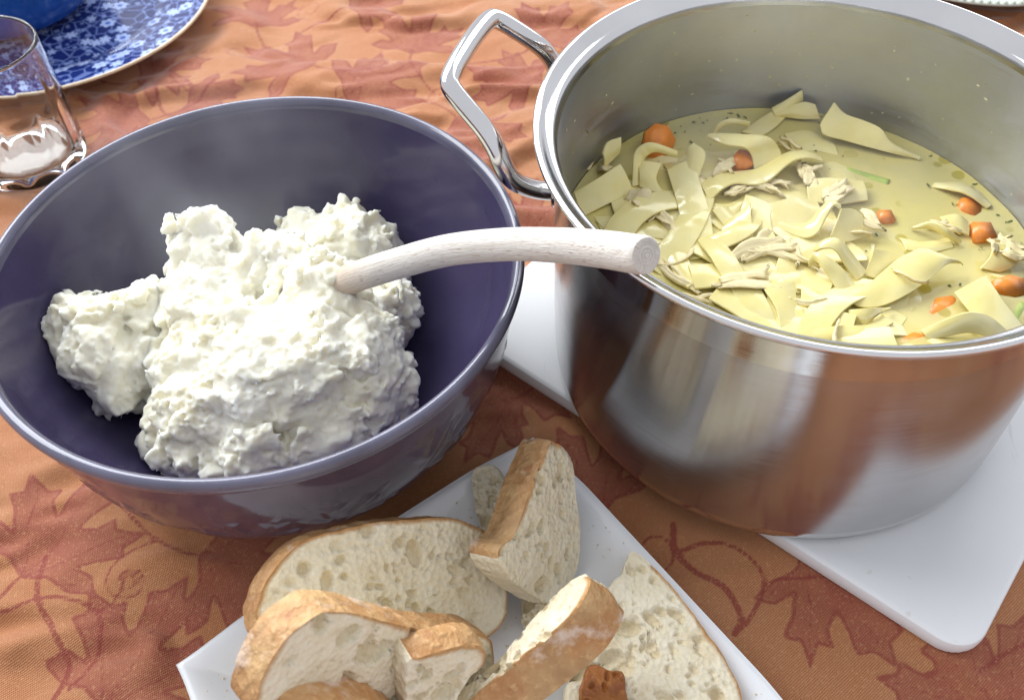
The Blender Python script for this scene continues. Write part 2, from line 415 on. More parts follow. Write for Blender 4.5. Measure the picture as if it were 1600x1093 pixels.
M = dict(cloth=mat_cloth(),
    bowl_in=mat_glaze('purple_glaze_inside', (0.056, 0.045, 0.100), rough=0.2, var=0.10),
    bowl_out=mat_glaze('purple_glaze_outside', (0.080, 0.056, 0.082), rough=0.14),
    bowl_rim=mat_glaze('purple_glaze_rim', (0.105, 0.10, 0.145), rough=0.12),
    foot=mat_simple('unglazed_foot', (0.30, 0.24, 0.20), 0.8),
    steel=mat_steel('brushed_steel', 0.16, 0.035, (0.58, 0.575, 0.58), aniso=0.92), steel_in=mat_steel('brushed_steel_inside', 0.36, 0.04, (0.50, 0.515, 0.58), 0.05, aniso=0.6),
    polish=mat_steel('polished_steel', 0.07, 0.05, (0.70, 0.69, 0.68)),
    white=mat_simple('white_porcelain', (0.80, 0.805, 0.815), 0.16, 0.02, coat=0.3),
    board=mat_board(),
    crumb=mat_crumb(), crust=mat_crust(), crust_dark=mat_crust('dark_bread_crust', (0.50, 0.21, 0.05), (0.26, 0.075, 0.02), 0.0),
    potato=mat_potato(), wood=mat_wood(), noodle=mat_noodle(), broth=mat_broth(),
    murk=mat_simple('cloudy_broth', (0.84, 0.71, 0.28), 0.5, 0.15, 30),
    carrot=mat_simple('cooked_carrot', (0.95, 0.29, 0.035), 0.25, 0.18, 120, bump=0.25, bscale=220),
    chicken=mat_simple('shredded_chicken', (0.90, 0.76, 0.42), 0.45, 0.12, 120, bump=0.12, bscale=400),
    celery=mat_simple('cooked_celery', (0.42, 0.52, 0.10), 0.35, 0.2, 100),
    herb=mat_simple('green_herb', (0.11, 0.14, 0.03), 0.6, 0.4, 300),
    residue=mat_simple('dried_residue', (0.62, 0.58, 0.40), 0.7, 0.2, 300),
    crumb_bit=mat_simple('loose_crumb', (0.72, 0.58, 0.36), 0.9, 0.25, 200), calico=mat_calico(), tan=mat_simple('worn_gilt_edge', (0.62, 0.50, 0.34), 0.35, 0.2, 80),
    cobalt=mat_glaze('cobalt_glaze', (0.012, 0.075, 0.30), rough=0.10, var=0.15),
    glass=mat_glass(), celadon=mat_simple('pale_green_glaze', (0.44, 0.47, 0.40), 0.25, 0.06))

# ------------------------------------------------------------------ tablecloth
LEAF_HALF = [(0, 1.0), (0.07, 0.82), (0.19, 0.78), (0.14, 0.62), (0.12, 0.47), (0.24, 0.55), (0.30, 0.68), (0.37, 0.61), (0.55, 0.70), (0.48, 0.53), (0.57, 0.47), (0.41, 0.35), (0.30, 0.25), (0.47, 0.26), (0.60, 0.14), (0.40, 0.08), (0.20, 0.09), (0.06, 0.02), (0, 0.0)]
LEAF = np.array(LEAF_HALF + [(-x, y) for x, y in LEAF_HALF[-2:0:-1]])
def seg_dist(P, A, B):
    d = B - A; t = np.clip(((P - A) @ d) / (d @ d + 1e-12), 0, 1)
    return np.linalg.norm(P - A - t[:, None] * d, axis=1)
def poly_sdf(P, poly):
    dmin = np.full(len(P), 1e9); inside = np.zeros(len(P), bool)
    for k in range(len(poly)):
        A = poly[k]; B = poly[(k + 1) % len(poly)]
        dmin = np.minimum(dmin, seg_dist(P, A, B))
        c = ((A[1] > P[:, 1]) != (B[1] > P[:, 1]))
        xx = (B[0] - A[0]) * (P[:, 1] - A[1]) / ((B[1] - A[1]) + 1e-12) + A[0]
        inside ^= c & (P[:, 0] < xx)
    return np.where(inside, -dmin, dmin)

def line_dist(P, L):
    d = np.full(len(P), 9.0); lo = L.min(0) - 1.2; hi = L.max(0) + 1.2
    m = np.all((P > lo) & (P < hi), axis=1); Q = P[m]
    if len(Q):
        dd = np.full(len(Q), 9.0)
        for k in range(len(L) - 1): dd = np.minimum(dd, seg_dist(Q, L[k], L[k + 1]))
        d[m] = dd
    return d

def build_cloth():
    def axis(a, b, lo, hi, st):
        mid = np.arange(a, b, st); out = [mid]
        x, s, ext = a, st, []
        while x > lo: s *= 1.18; x -= s; ext.append(x)
        out.insert(0, np.array(ext[::-1]))
        x, s, ext = mid[-1], st, []
        while x < hi: s *= 1.18; x += s; ext.append(x)
        out.append(np.array(ext)); return np.concatenate(out)
    X = axis(-47, 52, -110, 110, 0.20); Y = axis(2, 80, -60, 150, 0.20)
    gx, gy = np.meshgrid(X, Y, indexing='ij'); P = np.stack([gx.ravel(), gy.ravel()], -1); n = len(P)
    P3 = np.c_[P, np.zeros(n)]
    # wrinkles: gentle folds, stronger away from the dishes near the camera
    wp = P + 3.0 * np.c_[fbm(P3 / 12, 3, 5), fbm(P3 / 12, 3, 9)]
    a1 = 1 - np.abs(fbm(np.c_[wp[:, 0] / 11, wp[:, 1] / 4.6, np.zeros(n)], 3, 21))
    a2 = 1 - np.abs(fbm(np.c_[(wp[:, 0] + .5 * wp[:, 1]) / 6, (wp[:, 1] - .4 * wp[:, 0]) / 3.0, np.zeros(n)], 2, 33))
    amp = 0.30 + 0.70 * np.maximum(smooth(P[:, 1], 26, 46), .8 * smooth(-P[:, 0], 9, 17))
    z = amp * (0.74 * smooth(a1, 0.66, 1.0) + 0.13 * smooth(a2, 0.66, 1.0) + 0.16 * fbm(P3 / 7, 3, 41)) - 0.30
    # weight of the dishes presses the cloth flat
    def press(cx, cy, r, w=3.0):
        return smooth(np.hypot(P[:, 0] - cx, P[:, 1] - cy), r, r + w)
    k = press(-11.45, 29.5, 7.0) * press(13.5, 31.5, 11.5, 2) * press(-36.5, 67.2, 8.5) * press(-32.6, 50.8, 3.6, 1.5) * press(39, 76, 8)
    d, e = np.array([.762, -.647]), np.array([.647, .762])
    q = P - np.array([-3.2, 33.3]); bu, bv = q @ d, q @ e
    kb = 1 - smooth(np.minimum(np.minimum(bu, 29.5 - bu), np.minimum(bv, 30 - bv)), -1.0, 0.2)
    pl = P - np.array([-1.05, 12.3]); pk = smooth(np.maximum(np.abs(pl @ np.array([.8, .6])), np.abs(pl @ np.array([.6, -.8]))), 6.0, 9.5)
    z = z * k * kb * (0.15 + 0.85 * pk) ; z = np.minimum(z, 0.55) - 0.05 * (k * kb)
    # printed pattern as signed distances (cm)
    leaf = np.full(n, 2.0); vein = np.full(n, 2.0); line = np.full(n, 2.0)
    R = random.Random(4)
    leaves = [  # px, py of the leaf's middle, angle of its tip in degrees on the table, size cm
        (165, 195, 200, 6.8), (268, 112, 20, 6.0), (440, 92, 150, 7.2), (600, 128, 30, 7.4), (655, 50, 80, 6.0), (400, 15, 100, 6),
        (790, 118, 160, 6.6), (745, 225, 300, 6.2), (830, 320, 80, 5.6), (330, 160, 330, 4.8), (860, 40, 60, 6), (590, 8, 20, 5.5),
        (105, 825, 62, 6.6), (225, 1010, 70, 6.6), (395, 880, 350, 6.2), (1330, 935, 295, 6.6), (1480, 1085, 160, 5.5), (1585, 1050, 60, 5.6),
        (828, 612, 320, 5.4), (905, 735, 110, 5.6), (735, 640, 200, 5.6)]
    spots = []
    for px, py, ang, s in leaves:
        c = at(px, py, 0)[:2]; spots.append((c, math.radians(ang), s))
    tries = 0
    while len(spots) < 70 and tries < 5000:
        tries += 1
        c = np.array([R.uniform(-60, 60), R.uniform(-25, 95)])
        if min(np.hypot(*(c - s[0])) for s in spots) > 10.5: spots.append((c, R.uniform(0, 6.28), R.uniform(5, 6.8)))
    for c, a, s in spots:
        t = np.array([math.cos(a), math.sin(a)]); u = np.array([t[1], -t[0]])
        base = c - t * 0.45 * s
        mk = np.hypot(P[:, 0] - c[0], P[:, 1] - c[1]) < s * 1.05
        if not mk.any(): continue
        Q = P[mk] - base; L = np.c_[Q @ u, Q @ t] / s
        L = L + 0.035 * np.c_[fbm(np.c_[L * 3.3, np.full(len(L), a)], 2, 3), fbm(np.c_[L * 3.3, np.full(len(L), a + 9)], 2, 4)]
        leaf[mk] = np.minimum(leaf[mk], poly_sdf(L, LEAF) * s)
        for tip in ((0, .9), (.44, .6), (-.44, .6), (.46, .17), (-.46, .17)):
            vein[mk] = np.minimum(vein[mk], seg_dist(L, np.zeros(2), np.array(tip)) * s - 0.04)
        # stalk with a little curl
        side = R.choice((-1, 1)); stem = [base]; h = a + math.pi; pos = base.copy()
        for k2 in range(14):
            h += side * R.uniform(-0.02, 0.16); pos = pos + 0.42 * np.array([math.cos(h), math.sin(h)]); stem.append(pos.copy())
        line = np.minimum(line, line_dist(P, np.array(stem)) - 0.10)
        b0 = stem[5]; h2 = h - side * 1.2; pos = b0.copy(); cur = [b0]
        for k2 in range(22):
            h2 -= side * (0.03 + 0.028 * k2); pos = pos + 0.34 * np.array([math.cos(h2), math.sin(h2)]); cur.append(pos.copy())
        line = np.minimum(line, line_dist(P, np.array(cur)) - 0.065)
    for pts, w in (([(70, 868), (62, 935), (88, 990), (105, 1040), (80, 1093)], .13), ([(62, 938), (100, 937), (150, 955), (160, 990), (140, 1040), (105, 1075)], .10),
                   ([(150, 958), (180, 945), (195, 915), (205, 900), (215, 912), (203, 922)], .07), ([(62, 938), (20, 955), (-20, 965)], .09),
                   ([(1052, 818), (1056, 855), (1090, 890), (1135, 915), (1160, 960), (1150, 985)], .15), ([(1060, 858), (1105, 847), (1150, 855), (1190, 890), (1192, 925), (1165, 975)], .10),
                   ([(1195, 910), (1230, 900), (1290, 902)], .08), ([(1535, 1045), (1570, 1020), (1610, 1000)], .09),
                   ([(245, 135), (250, 165), (272, 180)], .12), ([(310, 70), (300, 80), (312, 90), (325, 85)], .08)):
        L = catmull(np.array([at(x, y, 0)[:2] for x, y in pts]), 40)
        line = np.minimum(line, line_dist(P, L) - w)
    o = mesh_obj('tablecloth', np.c_[P, z], grid_faces(len(X), len(Y)), M['cloth'], attrs=dict(leaf=leaf, vein=vein, line=line))
    tag(o, 'rust and orange tablecloth woven with maple leaves under all the dishes', 'tablecloth', kind='structure')
build_cloth()

# ------------------------------------------------------------------ white cutting board under the pot
def build_board():
    p0 = np.array([-3.2, 33.3]); d, e = np.array([.762, -.647]), np.array([.647, .762]); w, l, rc = 29.5, 30.0, 1.6
    out = []
    for cx, cy, a0 in ((w - rc, l - rc, 0), (rc, l - rc, 90), (rc, rc, 180), (w - rc, rc, 270)):
        for k in range(9):
            a = math.radians(a0 + k * 90 / 8); out.append((cx + rc * math.cos(a), cy + rc * math.sin(a)))
    out = np.array(out); c = np.array([w / 2, l / 2]); N = len(out)
    levels = [(0.25, 0.02), (0.06, 0.10), (0.0, 0.30), (0.0, 0.72), (0.06, 0.90), (0.16, 0.97), (0.30, 1.0), (1.2, 1.0)]
    V = []
    nrm = np.array([(math.cos(math.radians(a0 + k * 90 / 8)), math.sin(math.radians(a0 + k * 90 / 8))) for a0 in (0, 90, 180, 270) for k in range(9)])
    for ins, z in levels:
        q = out - nrm * ins
        for x, y in q: V.append([*(p0 + d * x + e * y), z])
    F = grid_faces(len(levels), N, wrap_v=True).tolist()
    F.append([(len(levels) - 1) * N + k for k in range(N)]); F.append(list(range(N))[::-1])
    o = mesh_obj('cutting_board', V, F, M['board'], origin=(*(p0 + d * w / 2 + e * l / 2), 0), sharp=30)
    tag(o, 'white plastic cutting board with rounded corners under the steel pot', 'cutting board')
build_board()

# ------------------------------------------------------------------ purple bowl
BC = np.array([-11.446, 29.479, 0.0])
def build_bowl():
    t = thing('serving_bowl', 'large purple glazed stoneware bowl holding mashed potatoes', 'bowl', BC)
    outer = [(6.5, 0.5), (7.4, 0.68), (8.7, 1.25), (9.8, 2.45), (10.65, 4.2), (11.25, 6.2), (11.62, 8.2), (11.78, 9.5)]
    def relief(T, r, z):
        u = T * 11.0; h = np.zeros_like(u)
        Q = np.stack([u.ravel(), z.ravel()], -1)
        R = random.Random(11)
        acc = np.zeros(len(Q))
        for k in range(14):
            cu = 2 * np.pi * 11 * (k + .5) / 14; cz = 5.4 + R.uniform(-.7, .7); a = math.radians(R.choice((35, 65, 120, 150)) + R.uniform(-15, 15)); s = R.uniform(3.6, 4.6)
            tt = np.array([math.cos(a), math.sin(a)]); uu = np.array([tt[1], -tt[0]])
            m_ = (np.abs(Q[:, 0] - cu) < s) ; L = (Q[m_] - np.array([cu, cz]) + tt * .45 * s); L = np.c_[L @ uu, L @ tt] / s
            sd = poly_sdf(L, LEAF) * s
            vn = np.minimum.reduce([seg_dist(L, np.zeros(2), np.array(tp)) for tp in ((0, .9), (.44, .6), (-.44, .6))]) * s
            acc[m_] = np.maximum(acc[m_], 0.11 * smooth(-sd, -0.10, 0.40) - 0.05 * (1 - smooth(vn, 0.02, 0.16)) * smooth(-sd, 0, .2))
        acc = acc.reshape(r.shape) * smooth(z, 2.0, 4.6) * (1 - smooth(z, 7.6, 9.0))
        return r + acc, z
    lathe('outer_wall', outer, BC, M['bowl_out'], t, seg=720, dense=90, fn=relief)
    lathe('foot_ring', [(6.5, 0.5), (6.45, 0.2), (6.3, 0.0), (5.8, 0.0), (5.4, 0.3), (0.01, 0.5)], BC, M['foot'], t)
    rim = [(11.78, 9.5), (11.92, 9.72), (12.05, 10.0), (12.09, 10.25), (12.02, 10.45), (11.88, 10.54), (11.70, 10.50), (11.58, 10.34), (11.50, 10.05)]
    lathe('rim', rim, BC, M['bowl_rim'], t, seg=256, dense=30)
    inner = [(11.50, 10.05), (11.36, 9.2), (11.1, 7.8), (10.5, 5.9), (9.6, 4.2), (8.3, 2.7), (6.5, 1.75), (4.2, 1.3), (2.0, 1.15), (0.01, 1.1)]
    lathe('inner_wall', inner, BC, M['bowl_in'], t, seg=192, dense=50)
build_bowl()

# ------------------------------------------------------------------ steel pot
PC = np.array([13.515, 31.544, 0.0])
def build_pot():
    t = thing('stock_pot', 'stainless steel stock pot of noodle soup with tubular side handles', 'pot', (PC[0], PC[1], 1.0))
    LN = (0.42, -0.36)
    lathe('base', [(0.01, 1.02), (10.2, 1.02), (10.75, 1.05), (11.2, 1.2), (11.48, 1.55), (11.56, 2.1)], PC, M['polish'], t, seg=256, dense=40, lean=LN)
    lathe('body', [(11.56, 2.1), (11.62, 4.5), (11.62, 9.0), (11.62, 13.0)], PC, M['steel'], t, seg=256, dense=24, lean=LN)
    lathe('polished_band', [(11.62, 13.0), (11.63, 13.8), (11.66, 14.5)], PC, M['polish'], t, seg=256, dense=10, lean=LN)
    lathe('rim', [(11.66, 14.5), (11.78, 14.78), (12.05, 15.0), (12.35, 15.16), (12.51, 15.34), (12.50, 15.49), (12.38, 15.55), (12.22, 15.46), (12.02, 15.28), (11.84, 15.16), (11.70, 15.10), (11.58, 14.98), (11.50, 14.80), (11.46, 14.5)], PC, M['polish'], t, seg=256, dense=70, lean=LN)
    lathe('inner_wall', [(11.46, 14.5), (11.44, 12), (11.42, 6), (11.3, 3.2), (10.4, 1.9), (0.01, 1.8)], PC, M['steel_in'], t, seg=256, lean=LN)
    def handle(phi, name='handle'):
        er = np.array([math.cos(phi), math.sin(phi)]); et = np.array([-er[1], er[0]])
        P = lambda r, tt, z: np.array([*(PC[:2] + er * r + et * tt + np.array(LN) * max(0, (15.5 - z) / 14.5)), z])
        half = [(11.45, 2.2, 10.75), (12.2, 2.9, 11.2), (12.95, 3.75, 12.15), (13.3, 4.0, 13.1), (13.8, 3.75, 14.2), (14.9, 3.35, 15.1), (15.9, 3.0, 15.85), (16.22, 2.4, 16.05), (16.3, 0, 16.1)]
        pts = [P(*q) for q in half] + [P(r, -tt, z) for r, tt, z in half[-2::-1]]
        pts = catmull(np.array(pts), 220)
        for it in range(60): pts[1:-1] = .5 * pts[1:-1] + .25 * (pts[:-2] + pts[2:])
        h = tube(name, pts, 0.45, M['polish'], t, seg=24, n=150)
        for s in (1, -1):
            pl = []
            for du, dz in [(math.cos(a) * .95, math.sin(a) * .8) for a in np.linspace(0, 2 * np.pi, 28, endpoint=False)]:
                pl.append((2.3 * s + du, 11.0 + dz))
            V = []
            for off, k in ((-0.06, 1.0), (0.10, 1.0), (0.16, 0.9)):
                for tt, z in pl:
                    tq = 2.3 * s + (tt - 2.3 * s) * k; zq = 11.0 + (z - 11.0) * k
                    rr = math.sqrt(max(11.63 ** 2 - tq ** 2, 1)) + off; V.append(P(rr, tq, zq))
            F = grid_faces(3, 28, wrap_v=True).tolist(); F.append([56 + k for k in range(28)])
            mesh_obj('mounting_plate', V, F, M['polish'], h)
    handle(2.80); handle(2.80 + math.pi)
    # dried splashes stuck on the inner wall
    R = random.Random(5); V = []; F = []
    for k in range(120):
        th = R.gauss(1.75, 0.55) if R.random() < .5 else R.uniform(0.1, 2.9); z = R.uniform(9.0, 14.2) if R.random() < .6 else R.gauss(12.3, .5)
        z = min(z, 14.3); s = abs(R.gauss(0, .04)) + .012; st = R.uniform(.4, 2.2)
        rr = 11.43; c = np.array([PC[0] + rr * math.cos(th) + LN[0] * (15.5 - z) / 14.5, PC[1] + rr * math.sin(th) + LN[1] * (15.5 - z) / 14.5, z])
        et = np.array([-math.sin(th), math.cos(th), 0]); er = np.array([-math.cos(th), -math.sin(th), 0]); b = len(V)
        for q in range(6):
            a = q * math.pi / 3; V.append(c + et * s * st * math.cos(a) * R.uniform(.5, 1.3) + np.array([0, 0, s]) * math.sin(a) * R.uniform(.5, 1.3))
        V.append(c + er * s * .5)
        F += [[b + q, b + (q + 1) % 6, b + 6] for q in range(6)]
    o = mesh_obj('dried_splashes', V, F, M['residue'], t); o['kind'] = 'stuff'
build_pot()

# ------------------------------------------------------------------ soup
BZ = 8.3
SC = PC + np.array([0.21, -0.18, 0])
def build_soup():
    t = thing('soup', 'cloudy yellow noodle soup broth filling the steel pot', 'soup', (SC[0], SC[1], 7.0))
    nr, ns = 60, 160
    rr = np.linspace(0.001, 11.40, nr); th = np.linspace(0, 2 * np.pi, ns, endpoint=False)
    R_, T_ = np.meshgrid(rr, th, indexing='ij')
    x = SC[0] + R_ * np.cos(T_); y = SC[1] + R_ * np.sin(T_)
    z = BZ + 0.05 * fbm(np.c_[x.ravel() / 2.2, y.ravel() / 2.2, np.zeros(x.size)], 2, 8).reshape(x.shape) + 0.10 * smooth(R_, 11.0, 11.4)
    mesh_obj('broth', np.stack([x, y, z], -1).reshape(-1, 3), grid_faces(nr, ns, wrap_v=True), M['broth'], t)
    lathe('cloudy_depth', [(0.01, BZ - .75), (11.38, BZ - .75), (11.38, BZ - 3)], SC, M['murk'], t)
    R = random.Random(9); V = []; F = []
    for k in range(170):
        r = 11.2 * math.sqrt(R.random()); a = R.uniform(0, 6.283)
        if R.random() < .3: r = R.uniform(10.6, 11.3); a = R.uniform(-.5, 2.2)
        c = np.array([SC[0] + r * math.cos(a), SC[1] + r * math.sin(a), BZ + 0.06]); b = len(V); s = R.uniform(.02, .075); h = R.uniform(0, 6.28); st = R.uniform(1, 3)
        for q in range(5):
            g = q * 2 * math.pi / 5; dx = s * st * math.cos(g); dy = s * math.sin(g)
            V.append(c + np.array([dx * math.cos(h) - dy * math.sin(h), dx * math.sin(h) + dy * math.cos(h), R.uniform(-.01, .03)]))
        V.append(c + np.array([0, 0, .05])); F += [[b + q, b + (q + 1) % 5, b + 5] for q in range(5)]
    o = mesh_obj('herb_flecks', V, F, M['herb'], t); o['kind'] = 'stuff'
build_soup()

def ribbon(name, A, B, label, nu=48, nv=9, th=0.11, mat='noodle', cat='noodle', group='egg noodles in the soup', seed=0, world=False):
    """a noodle between two edges, each a list of (px, py, height above the broth)"""
    if not world: A = [at(x, y, BZ + h * .85 - .07) for x, y, h in A]; B = [at(x, y, BZ + h * .85 - .07) for x, y, h in B]
    ea = catmull(A, nu); eb = catmull(B, nu)
    v = np.linspace(0, 1, nv)
    G = ea[:, None] * (1 - v[None, :, None]) + eb[:, None] * v[None, :, None]
    N = np.cross(np.gradient(G, axis=0), np.gradient(G, axis=1)); ln = np.linalg.norm(N, axis=2, keepdims=True); N = N / np.maximum(ln, 1e-9)
    flip = np.sign((N * (_o - G)).sum(2).mean()); N *= flip if flip else 1
    wob = 0.05 * fbm((G.reshape(-1, 3) / 1.1) + seed * 3.7, 2, 77).reshape(nu, nv, 1)
    G = G + N * (wob + 0.08 * np.sin(np.pi * v)[None, :, None])
    top = G + N * th / 2; bot = G - N * th / 2
    # rounded ruffled cross-section as one closed strip
    ring = np.concatenate([top, bot[:, ::-1]], axis=1)
    k = ring.shape[1]
    F = grid_faces(nu, k, wrap_v=True).tolist(); F.append(list(range(k))[::-1]); F.append([(nu - 1) * k + q for q in range(k)])
    base = G.mean((0, 1)); base[2] = G[..., 2].min()
    o = mesh_obj(name, ring.reshape(-1, 3), F, M[mat], origin=base, sharp=50)
    bv = o.modifiers.new('soften', 'BEVEL'); bv.width = 0.0003; bv.segments = 2; bv.limit_method = 'ANGLE'; bv.angle_limit = math.radians(50)
    tag(o, label, cat, group)
    return o

